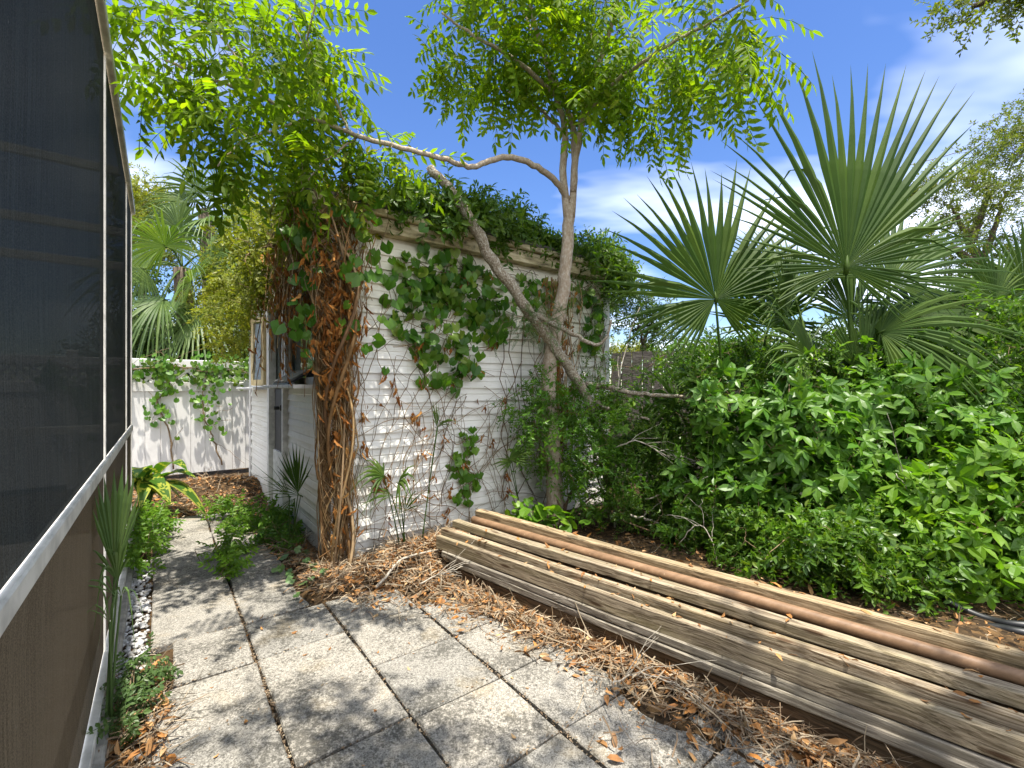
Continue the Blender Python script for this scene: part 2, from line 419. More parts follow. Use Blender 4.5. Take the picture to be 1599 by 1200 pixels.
M['roofvine'] = leafmat('roof creeper leaves', [(.05, .11, .014), (.08, .155, .018), (.12, .19, .022)], .45, (1.8, 1.8, .5), .42, 2)
M['yellowgreen'] = leafmat('yellow green foliage', [(.15, .19, .022), (.21, .25, .03), (.27, .28, .035)], .45, (1.5, 1.45, .45), .5, 1.2)
M['backgreen'] = leafmat('background foliage', [(.03, .07, .012), (.05, .10, .016), (.075, .13, .02)], .38, (1.7, 1.7, .5), .5, 1.2)
M['palm'] = leafmat('palm fan green', [(.036, .078, .012), (.052, .10, .014), (.075, .125, .017)], .36, (1.6, 1.8, .35), .55, 1.5, .22)
M['palmfar'] = leafmat('palm fan pale green', [(.06, .11, .022), (.09, .15, .03), (.12, .18, .04)], .35, (1.5, 1.6, .5), .45, 1.5, .35)
M['palmdry'] = islandmat('dry palm frond', [(.30, .20, .11), (.42, .31, .19), (.36, .26, .15)], .8, .15, .2, 12)
M['grassy'] = leafmat('grey green seedling blades', [(.06, .11, .035), (.08, .14, .04), (.10, .16, .05)], .3, (1.5, 1.7, .5), .42, 3)
M['ginger'] = leafmat('ginger leaf green', [(.05, .12, .016), (.07, .16, .02)], .35, (1.6, 1.7, .5), .35, 4)
M['gingery'] = leafmat('ginger leaf yellow stripe', [(.32, .36, .05), (.42, .42, .07)], .35, (1.2, 1.2, .6), .35, 4)
M['ivy'] = leafmat('pale ivy', [(.10, .19, .06), (.16, .26, .10)], .25, (1.4, 1.5, .6), .4, 5)

# ------------------------------------------------------------------ growth
def blob(x, y, Y, rx, ry, rd):
    return (W(x, y, Y), np.array([rx * Y / F, rd, ry * Y / F]))
def in_blobs(blobs, n, rng, shell=.5):
    w = np.array([np.prod(b[1]) ** .75 for b in blobs]); w /= w.sum()
    k = rng.choice(len(blobs), n, p=w)
    c = np.array([blobs[i][0] for i in k]); r = np.array([blobs[i][1] for i in k])
    rad = rng.uniform(shell ** 3, 1, n) ** (1 / 3)
    d = sph(n, rng)
    return c + d * rad[:, None] * r, d
def ok_default(P): return np.ones(len(P), bool)
def grow(skel, ends, rng, rtip=.002, rbase=.006, sag=.06, n=6, geo=None, sides=4):
    """join every twig end to the nearest wood already there; returns the twig polylines"""
    sk = np.asarray(skel, float); out = []
    d0 = np.array([np.min(np.sum((sk - e) ** 2, 1)) for e in ends])
    cap = len(sk) + len(ends) * 3
    buf = np.zeros((cap, 3)); buf[:len(sk)] = sk; m = len(sk)
    for i in np.argsort(d0):
        e = ends[i]
        q = np.sum((buf[:m] - e) ** 2, 1); j = int(np.argmin(q)); s = buf[j]; L = math.sqrt(q[j])
        t = np.linspace(0, 1, n)[:, None]
        P = s * (1 - t) + e * t
        P[:, 2] += (sag * L * 4 * t * (1 - t))[:, 0]
        P[1:-1] += rng.normal(0, .03 * L, (n - 2, 3))
        r = np.linspace(min(rbase, rtip + .006 * L), rtip, n)
        if geo is not None: geo.tube(P, r, sides, cap=False)
        out.append(P)
        for kk in (n // 3, 2 * n // 3, n - 1):
            buf[m] = P[kk]; m += 1
    return out
def foliage(geo, twigs, tpls, per, rng, jit=.05, tail=.35, droop=.3, out=.8, rnd=.6, sc=(.8, 1.2), minz=None, keep=None, up=(0, 0, 1.0)):
    Ps, Ds = [], []
    for P in twigs:
        k = max(1, int(per + rng.uniform(-.5, .5)))
        t = rng.uniform(tail, 1.02, k) * (len(P) - 1)
        i = np.clip(t.astype(int), 0, len(P) - 2); f = (t - i)[:, None]
        Ps.append(P[i] * (1 - f) + P[i + 1] * f); Ds.append(np.tile(unit(P[-1] - P[-2]), (k, 1)))
    P = np.concatenate(Ps); D = np.concatenate(Ds)
    P = P + rng.normal(0, jit, P.shape)
    d = unit(D * out + sph(len(P), rng) * rnd + np.array([0, 0, -droop]))
    if minz is not None: P[:, 2] = np.maximum(P[:, 2], minz)
    if keep is not None:
        k = keep(P) & keep(P + d * .12); P, d = P[k], d[k]
    Mx = frames(d, np.asarray(up, float), rng.normal(0, .5, len(P))) * rng.uniform(*sc, len(P))[:, None, None]
    w = rng.integers(0, len(tpls), len(P))
    for i, t in enumerate(tpls): geo.inst(t, Mx[w == i], P[w == i])

def R_(seed): return np.random.default_rng(seed)
def shrub(name, label, cat, base, blobs, mat, tpls, ntw, per, seed, stems=6, stemr=.012, stemmat='twig', jit=.05, group=None, droop=.1, rnd=.8, sc=(.8, 1.2), keep=None, tail=.3, shell=.45, up=(0, 0, 1.0), tips=None, shoot=0.0):
    rng = R_(seed)
    t = thing(name, label, cat, base, group)
    g = Geo(); skel = []
    base = np.asarray(base, float)
    for i in range(stems):
        e, _ = in_blobs(blobs, 1, rng, .1); e = e[0]
        b = base + np.array([rng.normal(0, .08), rng.normal(0, .08), -.02])
        mid = b * .5 + e * .5 + rng.normal(0, .08, 3)
        P = smooth_path([b, mid, e], 8); g.tube(P, np.linspace(stemr, stemr * .4, len(P)), 5); skel.append(P)
    ends, _ = in_blobs(blobs, ntw, rng, shell)
    if shoot:
        cen = np.array([b[0] for b in blobs]); jn = np.argmin(((ends[:, None] - cen[None]) ** 2).sum(-1), 1); sel = rng.uniform(size=len(ends)) < .3
        ends = ends + (ends - cen[jn]) * (sel * rng.uniform(.05, shoot, len(ends)))[:, None] + np.array([0, 0, 1.0]) * (sel * rng.uniform(0, .12, len(ends)))[:, None]
    if keep is not None: ends = ends[keep(ends)]
    ends = ends[ends[:, 2] > .03]
    tw = grow(np.concatenate(skel)[1:], ends, rng, geo=g)
    g.build('stem', M[stemmat], t)
    l = Geo(); foliage(l, tw, tpls, per, rng, jit, tail, droop, .8, rnd, sc, .02, keep, up)
    l.build('foliage', M[mat], t)
    if tips:
        l = Geo(); k2 = rng.choice(len(tw), int(len(tw) * .5), replace=False)
        foliage(l, [tw[i] for i in k2], tips[1], tips[2], rng, jit * .6, .85, droop - .15, 1.1, .5, sc, .02, keep, up); l.build('fresh_leaves', M[tips[0]], t)
    return t

# templates
r0 = R_(5)
T_oval = [sprig(leaf6((.04, .05, .062, .034)[i], (.018, .021, .027, .013)[i]), (12, 10, 8, 13)[i], (.14, .16, .2, .15)[i], 1, R_(i), ang=(.95, .8, 1.1, .7)[i]) for i in range(4)]
T_small = [sprig(leaf4(.034, .014), 11, .13, 1, R_(20 + i), ang=.95) for i in range(3)]
T_far = [sprig(leaf4(.075, .034), 9, .22, 1, R_(30 + i), ang=1.0) for i in range(3)]
T_pinn = [pinnate(leaf6(.088, .033, .12, .12), 6 + i % 2, .36, R_(40 + i), .16 + .08 * i) for i in range(5)]
T_pinn_s = [pinnate(leaf6(.062, .022, .12, .12), 6, .26, R_(50 + i), .3) for i in range(3)]
T_palm5 = [palmate(leaf6(.085, .04, .12, .15), 5, .06, R_(60 + i)) for i in range(3)]
T_fern = [pinnate(leaf4(.05, .014), 11, .30, R_(70 + i), .25) for i in range(2)]
T_weed = [pinnate(leaf6(.036, .02), 4, .10, R_(75 + i), .3) for i in range(3)]
T_lobe = [lobed(.10, .07 + .05 * i, (3, 5, 5)[i], .15 + .12 * i) for i in range(3)]
T_lobes = [lobed(.06, .12 + .06 * i, 5, .15 + .1 * i) for i in range(2)]
T_oak = [sprig(leaf4(.055, .024), 9, .16, 1, R_(80 + i), ang=1.0) for i in range(3)]

def crumple(tpl, seed, amt=.014):
    V, f = tpl; r_ = R_(seed); V = V + r_.normal(0, amt * .4, V.shape); V[:, 1] *= .7; return V, f
T_dead = [crumple(lobed(.085, .25, 5, .4), 1), crumple(lobed(.10, .2, 3, .6), 2), crumple(leaf6(.12, .05, .8, .6), 3, .008), crumple(leaf6(.07, .035, .9, .8), 4, .007)]
# ------------------------------------------------------------------ terrain
def height(x, y):
    x = np.asarray(x, float); y = np.asarray(y, float)
    u = x * D1[0] + y * D1[1]; v = x * D2[0] + y * D2[1]
    t = x * TT[0] + y * TT[1]; n = x * NN[0] + y * NN[1]
    h = .012 * np.sin(x * 5.1 + y * 2.3) * np.sin(y * 4.3 - x) + .008 * np.sin(x * 13 + 1) * np.sin(y * 11) - .004
    pave = (1 / (1 + np.exp((v - 1.55) * 18))) * (1 / (1 + np.exp((u - 5.75) * 14)))
    pave = np.where((u > 3.0) , pave * (1 / (1 + np.exp((v - .74) * 25))), pave)
    h = h * (1 - pave) - .038 * pave
    def hump(p, a, sx, sy=None):
        sy = sy or sx
        du = (x - p[0]); dv = (y - p[1]); a1 = du * D1[0] + dv * D1[1]; a2 = du * D2[0] + dv * D2[1]
        return a * np.exp(-(a1 / sx) ** 2 - (a2 / sy) ** 2)
    h = h + hump(UV(3.12, 1.50), .13, .28, .42) + hump(UV(3.28, 2.1), .12, .25, .5) + hump(UV(3.3, 2.7), .07, .3, .6)
    h = h + hump(UV(3.4, .85), .05, .5, .16) + hump(UV(6.75, .5), .22, .45, .9) + hump(UV(2.3, 1.78), .012, .9, .14) + hump(UV(4.6, .86), .05, .7, .14)
    h = h + hump(UV(2.0, 3.3), .05, 1.5, .5)
    return h
def hz(p): return float(height(p[0], p[1]))

def axis(lo, a, b, hi, step, big):
    near = np.arange(a, b, step); L = a - np.geomspace(step, a - lo, big)[::-1]; H = b + np.geomspace(step, hi - b, big)
    return np.concatenate([L, near, H])
xs = axis(-400, -4.6, 3.6, 400, .05, 14); ys = axis(-60, .2, 8.2, 600, .05, 14)
gx, gy = np.meshgrid(xs, ys, indexing='ij')
gz = height(gx, gy) * np.where((np.abs(gx) < 8) & (gy < 12), 1, 0)
nx, ny = gx.shape
ii, jj = np.meshgrid(np.arange(nx - 1), np.arange(ny - 1), indexing='ij')
k = ii * ny + jj
g = Geo().add(np.stack([gx, gy, gz], -1).reshape(-1, 3), np.stack([k, k + ny, k + ny + 1, k + 1], -1).reshape(-1, 4), 0, True)
tag(g.build('ground', M['ground']), 'dark soil and leaf mould under the whole yard', kind='structure')

# paving slabs: two straight columns down the path, wider patio near the camera
g = Geo(); rng = R_(3)
def slab(u0, u1, v0, v1):
    gap = rng.uniform(.003, .005); z = rng.normal(0, .003); b = .006
    tw = rng.normal(0, .004, 2); sk = rng.normal(0, .0035)
    q = []
    for inset, zz in ((gap, -.045), (gap, z - b), (gap + b, z)):
        for (a, c) in ((0, 0), (1, 0), (1, 1), (0, 1)):
            u = (u0 + inset if a == 0 else u1 - inset) + sk * (c - .5) * 2 + tw[0]; v = (v0 + inset if c == 0 else v1 - inset) - sk * (a - .5) * 2
            q.append(UV(u, v, zz + (tw[1] * .5 * (a - .5) if zz > -.04 else 0)))
    fs = [[8, 11, 10, 9]] + [[i, i + 4, (i + 1) % 4 + 4, (i + 1) % 4] for i in range(4)] + [[4 + i, 8 + i, (i + 1) % 4 + 8, (i + 1) % 4 + 4] for i in range(4)]
    g.add(q, np.array(fs))
ul = [-.8, -.4, .03, .46, .89, 1.33, 1.76, 2.175, 2.55, 3.0, 3.42, 3.83, 4.25, 4.67, 5.09, 5.5, 5.86]
for a, b in zip(ul[:-1], ul[1:]): slab(a, b, (-.045 if b < 2.6 or a > 2.9 else .045), .374)
um = [-.85, -.42, .01, .44, .875, 1.308, 1.735, 2.15, 2.56, 2.99]
for a, b in zip(um[:-1], um[1:]): slab(a, b, .379, .813)
uf = [3.0, 3.40, 3.76, 4.18, 4.6, 5.02, 5.44, 5.8]
for a, b in zip(uf[:-1], uf[1:]): slab(a, b, .379, .80)
ur = [-.85, -.42, .01, .44, .875, 1.305, 1.715, 2.15, 2.57, 2.98]
for a, b in zip(ur[:-1], ur[1:]):
    slab(a, b, .818, 1.255)
    if b < 2.7: slab(a, b, 1.262, 1.69)
    if b < 1.8: slab(a, b, 1.697, 2.12)
tag(g.build('patio_paving', M['paver']), 'square grey aggregate paving slabs with algae stains', kind='structure')

# white gravel strip beside the screen wall
def stone_tpl(rng):
    t = (1 + 5 ** .5) / 2
    V = unit(np.array([[-1, t, 0], [1, t, 0], [-1, -t, 0], [1, -t, 0], [0, -1, t], [0, 1, t], [0, -1, -t], [0, 1, -t], [t, 0, -1], [t, 0, 1], [-t, 0, -1], [-t, 0, 1]]))
    Fc = np.array([[0,11,5],[0,5,1],[0,1,7],[0,7,10],[0,10,11],[1,5,9],[5,11,4],[11,10,2],[10,7,6],[7,1,8],[3,9,4],[3,4,2],[3,2,6],[3,6,8],[3,8,9],[4,9,5],[2,4,11],[6,2,10],[8,6,7],[9,8,1]])
    return V * rng.uniform(.7, 1.2, (12, 1)) * np.array([1, .8, .6]), [Fc]
g = Geo(); rng = R_(9)
for i in range(5):
    n = 260
    u = rng.uniform(.4, 4.6, n); v = rng.uniform(-.185, -.05, n)
    dens = np.where((u > 2.05) & (u < 2.75), .12, 1.0); k = rng.uniform(size=n) < dens
    ex = rng.uniform(size=n) < .06
    v = np.where(ex & (u > 2.6) & (u < 2.95), rng.uniform(-.05, .05, n), v)
    u, v = u[k], v[k]
    P = D1 * u[:, None] + D2 * v[:, None]; s = rng.uniform(.008, .021, len(u)) * np.where(u < 2, 1.2, 1)
    P[:, 2] = height(P[:, 0], P[:, 1]) + s * .4 + rng.uniform(0, .014, len(u))
    g.inst(stone_tpl(rng), frames(sph(len(u), rng) * [1, 1, .4], np.array([0, 0, 1.0])) * s[:, None, None], P)
tag(g.build('gravel', M['stone']), 'white marble chippings between paving and screen wall', kind='stuff')

# fallen leaves and straw
def on_ground(P, lift=.006):
    P = P.copy(); P[:, 2] = np.maximum(height(P[:, 0], P[:, 1]), np.where(paved(P), 0.0, -1)) + lift; return P
def paved(P):
    u = P[:, 0] * D1[0] + P[:, 1] * D1[1]; v = P[:, 0] * D2[0] + P[:, 1] * D2[1]
    return (v > -.045) & (((v < .81) & (u < 5.8)) | ((v < 1.25) & (u < 2.98)) | ((v < 1.69) & (u < 2.57)) | ((v < 2.12) & (u < 1.72)))
rng = R_(12)
def lit_pts(n):
    A = []
    def uvp(u, v): return D1 * u[:, None] + D2 * v[:, None]
    def tnp(t, nn_): return TT * t[:, None] + NN * nn_[:, None]
    # along the timber pile
    m = int(n * .34); t = rng.uniform(-.7, 2.7, m); A.append(tnp(t, 2.12 - np.where(rng.uniform(size=m) < .93, rng.uniform(0, 1, m) * (.20 + .03 * np.sin(t * 5) + .02 * np.sin(t * 13)), np.abs(rng.normal(.28, .08, m))) - .10 * np.clip(t - 1.5, 0, 2) * rng.uniform(0, 1.3, m)))
    # mound before the shed wall
    m = int(n * .34); A.append(np.stack([np.zeros(m)] * 3, -1) + uvp(3.47 - np.abs(rng.normal(0, .30, m)), rng.uniform(.95, 2.5, m)))
    # left of the corner, along the end wall
    m = int(n * .14); A.append(uvp(rng.uniform(3.0, 5.6, m), .99 - np.abs(rng.normal(0, .10, m))))
    m = int(n * .08); A.append(uvp(rng.uniform(5.8, 7.3, m), rng.uniform(-.3, 1.0, m)))
    m = int(n * .03); A.append(uvp(rng.uniform(2.0, 2.8, m), rng.uniform(-.2, .02, m)))
    m = int(n * .13); A.append(np.stack([rng.uniform(.3, 4.2, m), rng.uniform(1.6, 5.2, m), np.zeros(m)], -1))
    P = np.concatenate(A)
    u = P @ D1; v = P @ D2; nn = P @ NN; tt = P @ TT
    k = ~((u > 3.46) & (v > 1.0) & (v < 4.05) & (u < 7.3)) & ~((nn > 2.10) & (nn < 2.46) & (tt < 2.66))
    return P[k]
g = Geo()
leafL = [leaf6(.062, .026, .3, .25), leaf6(.05, .023, -.25, -.3), leaf6(.07, .024, .1, .4)]
P = on_ground(lit_pts(12000), 0); P[:, 2] += (np.abs(rng.normal(0, .014, len(P))) + .004) * np.clip((2.14 - P @ NN) / .12, .15, 1)
Mx = frames(sph(len(P), rng) * [1, 1, .35], np.array([0, 0, 1.0]), rng.normal(0, .7, len(P))) * rng.uniform(.55, 1.1, len(P))[:, None, None]
w = rng.integers(0, 3, len(P))
for i in range(3): g.inst(leafL[i], Mx[w == i], P[w == i], 0)
P = on_ground(lit_pts(15000), 0); P[:, 2] += (np.abs(rng.normal(0, .02, len(P))) + .006) * np.clip((2.14 - P @ NN) / .12, .15, 1)
Mx = frames(sph(len(P), rng) * [1, 1, .22], np.array([0, 0, 1.0]), rng.normal(0, .8, len(P))) * rng.uniform(.5, 1.6, len(P))[:, None, None]
ss = [strip(.11, .0028, .06), strip(.14, .0025, -.1), strip(.08, .0045, .12)]
w = rng.integers(0, 3, len(P))
for i in range(3): g.inst(ss[i], Mx[w == i], P[w == i], 1)
P = on_ground(lit_pts(16000), .002); P[:, 2] += rng.uniform(0, .012, len(P))
g.inst(leaf4(.016, .007), frames(sph(len(P), rng) * [1, 1, .4], np.array([0, 0, 1.0]), rng.normal(0, .6, len(P))) * rng.uniform(.3, 1.3, len(P))[:, None, None], P, np.int64(0))
# leaves caught on top of the timber pile
m = 150; sl = [(2.113, .263), (2.174, .298), (2.246, .352), (2.385, .418), (2.205, .292)]; k_ = rng.integers(0, 5, m)
P = np.array([TN(rng.uniform(-.6, 2.5), sl[i][0] + rng.normal(0, .012), sl[i][1] + .004) for i in k_])
Mx = frames(sph(m, rng) * [1, 1, .15], np.array([0, 0, 1.0]), rng.normal(0, .4, m)) * rng.uniform(.3, .8, m)[:, None, None]
w = rng.integers(0, 3, m)
for i in range(3): g.inst(leafL[i], Mx[w == i], P[w == i], 0)
m = 90; P = np.stack([rng.uniform(-1.6, 1.2, m), rng.uniform(1.3, 3.2, m), np.full(m, .006)], -1); P = P[paved(P)]
g.inst(leafL[1], frames(sph(len(P), rng) * [1, 1, .1], np.array([0, 0, 1.0]), rng.normal(0, .3, len(P))) * rng.uniform(.25, .7, len(P))[:, None, None], P, 0)
# crumbs in the paving joints and scattered leaves on slabs
m = 1500; u = rng.choice([1.735, 2.15, 2.56, 2.99, 1.308, .875], m) + rng.normal(0, .004, m); v = rng.uniform(-.04, 1.7, m)
u2 = rng.uniform(.4, 3.6, m); v2 = rng.choice([.376, .815, 1.258, .376], m) + rng.normal(0, .004, m)
P = np.concatenate([D1 * u[:, None] + D2 * v[:, None], D1 * u2[:, None] + D2 * v2[:, None]]); P[:, 2] = rng.uniform(-.02, .003, len(P))
g.inst(leaf4(.018, .008), frames(sph(len(P), rng) * [1, 1, .3], np.array([0, 0, 1.0])) * rng.uniform(.4, 1.2, len(P))[:, None, None], P, 1)
tag(g.build('leaf_litter', [M['litter'], M['straw']]), 'brown oak leaves and dry twigs drifted over the ground', kind='stuff')

# ------------------------------------------------------------------ screen enclosure on the left
VW = -.218
base = UV(2.4, VW)
enc = thing('screen_enclosure', 'tall dark insect screen wall with silver frame beside the path', 'screen enclosure', UV(2.3, VW))
posts = [-2.2, -.55, 2.98, 4.75, 5.55]
U_ = np.array([0, 0, 1.0])
for a, b in zip(posts[:-1], posts[1:]):
    # fine sagging sheet so the mesh catches light unevenly
    for nm, z0, z1, mt in (('screen_panel', 1.0, 2.97, 'screen'), ('kick_panel', .07, .94, 'kick')):
        nu, nz = 14, 12; s = np.linspace(a + .025, b - .025, nu); z = np.linspace(z0, z1, nz)
        q = Geo(); ss_, zz_ = np.meshgrid(s, z, indexing='ij')
        fu = (ss_ - a) / (b - a); fz = (zz_ - z0) / (z1 - z0)
        bulge = .012 * np.sin(fu * math.pi) * np.sin(fz * math.pi) * (1 + .5 * np.sin(fz * 9 + a))
        for side in (0,):
            Pq = D1 * ss_[..., None] + D2 * (VW - side - bulge)[..., None] + U_ * zz_[..., None]
            kk = (np.arange(nu - 1)[:, None] * nz + np.arange(nz - 1)[None]).ravel()
            q.add(Pq.reshape(-1, 3), np.stack([kk, kk + nz, kk + nz + 1, kk + 1], -1), 0, True)
        q.build(nm, M[mt], enc)
for p in posts:
    Geo().box(UV(p, VW - .004, 1.5), D1, D2, U_, .016, .022, 2.98).build('post', M['alu'], enc)
Geo().box(UV(1.675, VW, .97), D1, D2, U_, 7.74, .03, .05, bev=.004).build('chair_rail', M['alu'], enc)
Geo().box(UV(1.675, VW, 3.0), D1, D2, U_, 7.8, .06, .05, bev=.004).build('top_beam', M['alu'], enc)
Geo().box(UV(1.675, VW, .045), D1, D2, U_, 7.76, .06, .04, bev=.004).build('bottom_rail', M['alu'], enc)
Geo().box(UV(1.675, VW + .015, -.02), D1, D2, U_, 7.9, .09, .08, bev=.01).build('footing', M['concrete'], enc)

for z in (.97, 2.47, 2.79, 3.35):
    Geo().box(UV(5.58, -2.1, z), D2, D1, U_, 3.7, .05, .07, bev=.004).build('cage_beam', M['alu'], enc)
for v in (-1.9, -3.9): Geo().box(UV(5.56, v, 2.3), D1, D2, U_, .05, .05, 4.6).build('cage_post', M['alu'], enc)
g = Geo(); g.quad(UV(-3, -.30, .006), UV(-3, -7, .006), UV(5.7, -7, .006), UV(5.7, -.30, .006))
M['deck'] = plain('tan pool deck', (.42, .36, .28), .85, .2, 0, .2, 6)
tag(g.build('pool_deck', M['deck']), 'tan concrete deck dimly seen through the screen', kind='structure')

# ------------------------------------------------------------------ garden shed
UC, VC = 3.497, 1.015           # near corner
LW, LE = 3.04, 3.80             # long wall length, end wall length
ZE = 2.72
shed = thing('garden_shed', 'white lap sided garden shed overgrown with vines', 'shed', UV(UC, VC))
def siding(geo, P0, d, L, n, z0, z1, pitch=.118, holes=()):
    """lap courses as sloping boards with a lip; P0 at ground, d along, n outward"""
    z = z0; rngs = R_(int(L * 100))
    while z < z1 - .01:
        zt = min(z + pitch, z1)
        cuts = [(0, L)]
        for (a, b, h0, h1) in holes:
            if zt > h0 + .02 and z < h1 - .02:
                nc = []
                for (s, e) in cuts:
                    if a > s: nc.append((s, min(a, e)))
                    if b < e: nc.append((max(b, s), e))
                cuts = [c for c in nc if c[1] - c[0] > .01]
        for (s, e) in cuts:
            k = max(1, int((e - s) / .5)); xs_ = np.linspace(s, e, k + 1); w = rngs.normal(0, .0016, k + 1)
            prof = [(-.004, z + .001), (.021, z), (.022, z + .007), (.013, z + (zt - z) * .42), (.009, z + (zt - z) * .5), (.0125, z + (zt - z) * .58), (.002, zt)]
            V = [P0 + d * x + n * pn + U_ * (pz + w_) for x, w_ in zip(xs_, w) for (pn, pz) in prof]
            m = len(prof); q = [[i * m + j, (i + 1) * m + j, (i + 1) * m + j + 1, i * m + j + 1] for i in range(k) for j in range(m - 1)]
            geo.add(V, np.array(q))
        z = zt
g = Geo()
n_long = -D1; n_end = -D2
siding(g, UV(UC, VC), D2, LW, n_long, .04, ZE - .2)
g.box(UV(UC + .05, VC + LW / 2, 1.3), D2, D1, U_, LW - .02, .08, 2.6)
g.build('front_wall', M['siding'], shed)
g = Geo()
holes = [(.22, 1.42, 1.36, 2.25), (1.45, 2.12, .0, 2.25), (2.3, 3.55, 1.33, 2.25)]
siding(g, UV(UC, VC), D1, LE, n_end, .04, ZE - .2, holes=holes)
for (a, b, z0, z1) in ((0, .22, 0, 2.6), (.22, 1.42, 0, 1.36), (1.42, 1.45, 0, 2.6), (2.12, 2.3, 0, 2.6), (2.3, 3.55, 0, 1.33), (3.55, 3.8, 0, 2.6), (.22, 1.42, 2.25, 2.6), (1.45, 2.12, 2.25, 2.6), (2.3, 3.55, 2.25, 2.6)):
    g.box(UV(UC + (a + b) / 2, VC + .05, (z0 + z1) / 2), D1, D2, U_, b - a, .08, z1 - z0)
g.build('end_wall', M['siding'], shed)
g = Geo()
g.box(UV(UC + LE - .04, VC + LW / 2, 1.3), D2, D1, U_, LW - .02, .08, 2.6)
g.box(UV(UC + LE / 2, VC + LW - .04, 1.3), D1, D2, U_, LE - .2, .08, 2.6)
g.build('rear_wall', M['siding'], shed)
g = Geo()
for k in (0, 1):   # corner trim boards, each stood proud of the siding
    g.box(UV(UC - .024 + .002 * k, VC + (.035 if k == 0 else -.024), 1.26), D2 if k == 0 else D1, D1 if k == 0 else D2, U_, .09, .014, 2.46)
g.build('corner_trim', M['trim'], shed)
Geo().box(UV(UC + LE - .02, VC - .024, 1.26), D1, D2, U_, .09, .014, 2.46).build('corner_trim', M['trim'], shed)
Geo().box(UV(UC - .022, VC + LW + .0, 1.26), D2, D1, U_, .09, .016, 2.46).build('corner_trim', M['trim'], shed)
g = Geo()
g.box(UV(UC - .085, VC + LW / 2, ZE - .115), D2, D1, U_, LW + .34, .03, .11, bev=.004)
g.box(UV(UC - .105, VC + LW / 2, ZE - .028), D2, D1, U_, LW + .38, .06, .055, bev=.008)
g.box(UV(UC - .03, VC + LW / 2, ZE - .165), D2, D1, U_, LW + .2, .08, .012)
g.build('fascia', M['fascia'], shed)
g = Geo()
g.box(UV(UC + LE / 2, VC - .085, ZE - .115), D1, D2, U_, LE + .1, .03, .11, bev=.004)
g.box(UV(UC + LE / 2, VC - .105, ZE - .028), D1, D2, U_, LE + .1, .06, .055, bev=.008)
g.build('fascia', M['fascia'], shed)
g = Geo()
g.box(UV(UC + LE / 2, VC + LW / 2, ZE + .02), D1, D2, U_, LE + .24, LW + .40, .03)
g.box(UV(UC + LE / 2, VC + LW / 2, 2.62), D1, D2, U_, LE - .2, LW - .2, .05)
g.build('roof', M['roof'], shed)
# openings on the end wall
def frame(geo, u0, u1, z0, z1, w=.06, dp=.05, off=-.03):
    geo.box(UV(UC + u0 + w / 2, VC + off, (z0 + z1) / 2), D1, D2, U_, w, dp, z1 - z0)
    geo.box(UV(UC + u1 - w / 2, VC + off, (z0 + z1) / 2), D1, D2, U_, w, dp, z1 - z0)
    geo.box(UV(UC + (u0 + u1) / 2, VC + off, z1 - w / 2), D1, D2, U_, u1 - u0 - 2 * w, dp * .9, w)
    geo.box(UV(UC + (u0 + u1) / 2, VC + off, z0 + w / 2), D1, D2, U_, u1 - u0 - 2 * w, dp * .9, w)
g = Geo(); frame(g, .22, 1.42, 1.37, 2.25)
win = g.build('window', M['trim'], shed)
Geo().box(UV(UC + .82, VC + .02, 1.81), D1, D2, U_, 1.06, .008, .76).build('pane', M['glass'], win)
g = Geo(); frame(g, 2.3, 3.55, 1.34, 2.25)
g.box(UV(UC + 2.9, VC - .03, 1.8), D1, D2, U_, .05, .04, .78)
win2 = g.build('window', M['trim'], shed)
Geo().box(UV(UC + 2.92, VC + .02, 1.8), D1, D2, U_, 1.1, .008, .78).build('pane', M['glass'], win2)
g = Geo()     # opened sash, paint peeling, swung out over the sill
oa = unit(D1 * .9 - D2 * .35); on = unit(np.cross(oa, U_))
for (s, w_) in ((.03, .06), (.37, .06)):
    g.box(UV(UC + 2.36, VC - .07, 1.76) + oa * s * .6, oa, on, U_, w_ * .8, .04, .78)
g.box(UV(UC + 2.36, VC - .07, 1.40) + oa * .12, oa, on, U_, .156, .038, .07)
g.box(UV(UC + 2.36, VC - .07, 2.12) + oa * .12, oa, on, U_, .156, .038, .06)
sash = g.build('open_sash', M['yellow'], shed)
Geo().box(UV(UC + 2.36, VC - .07, 1.76) + oa * .12, oa, on, U_, .16, .012, .66).build('sash_board', M['bluepeel'], sash)
Geo().box(UV(UC + 2.95, VC - .11, 1.335), D1, D2, U_, 1.35, .2, .03, bev=.006).build('window_sill', M['trim'], shed)
Geo().box(UV(UC + .84, VC - .10, 1.355), D1, D2, U_, 1.28, .26, .03, bev=.006).build('window_ledge', M['trim'], shed)
g = Geo()
g.box(UV(UC + 1.47, VC - .03, 1.15), D1, D2, U_, .06, .06, 2.2)
g.box(UV(UC + 2.13, VC - .04, 1.15), D1, D2, U_, .09, .07, 2.24)
g.box(UV(UC + 1.79, VC - .03, 2.23), D1, D2, U_, .58, .06, .06)
dr = g.build('door_frame', M['trim'], shed)
g = Geo()
g.box(UV(UC + 1.8, VC + .0, 1.0), D1, D2, U_, .56, .03, .66)
lo = g.build('door', M['door'], shed)  # panel fills the opening with painted interior shade
Geo().box(UV(UC + 1.8, VC - .025, .36), D1, D2, U_, .58, .02, .62).build('kick_plate', M['trim'], lo)
Geo().box(UV(UC + 1.8, VC - .01, 1.37), D1, D2, U_, .56, .05, .05).build('mid_rail', M['trim'], lo)
Geo().box(UV(UC + 1.8, VC + .01, 1.8), D1, D2, U_, .54, .01, .8).build('pane', M['glass'], lo)
g = Geo(); c = UV(UC + 1.56, VC - .04, 1.14); g.box(c, D1, D2, U_, .03, .05, .06, bev=.006); g.tube([c - D2 * .03, c - D2 * .075], .018, 8); g.build('handle', M['black'], lo)

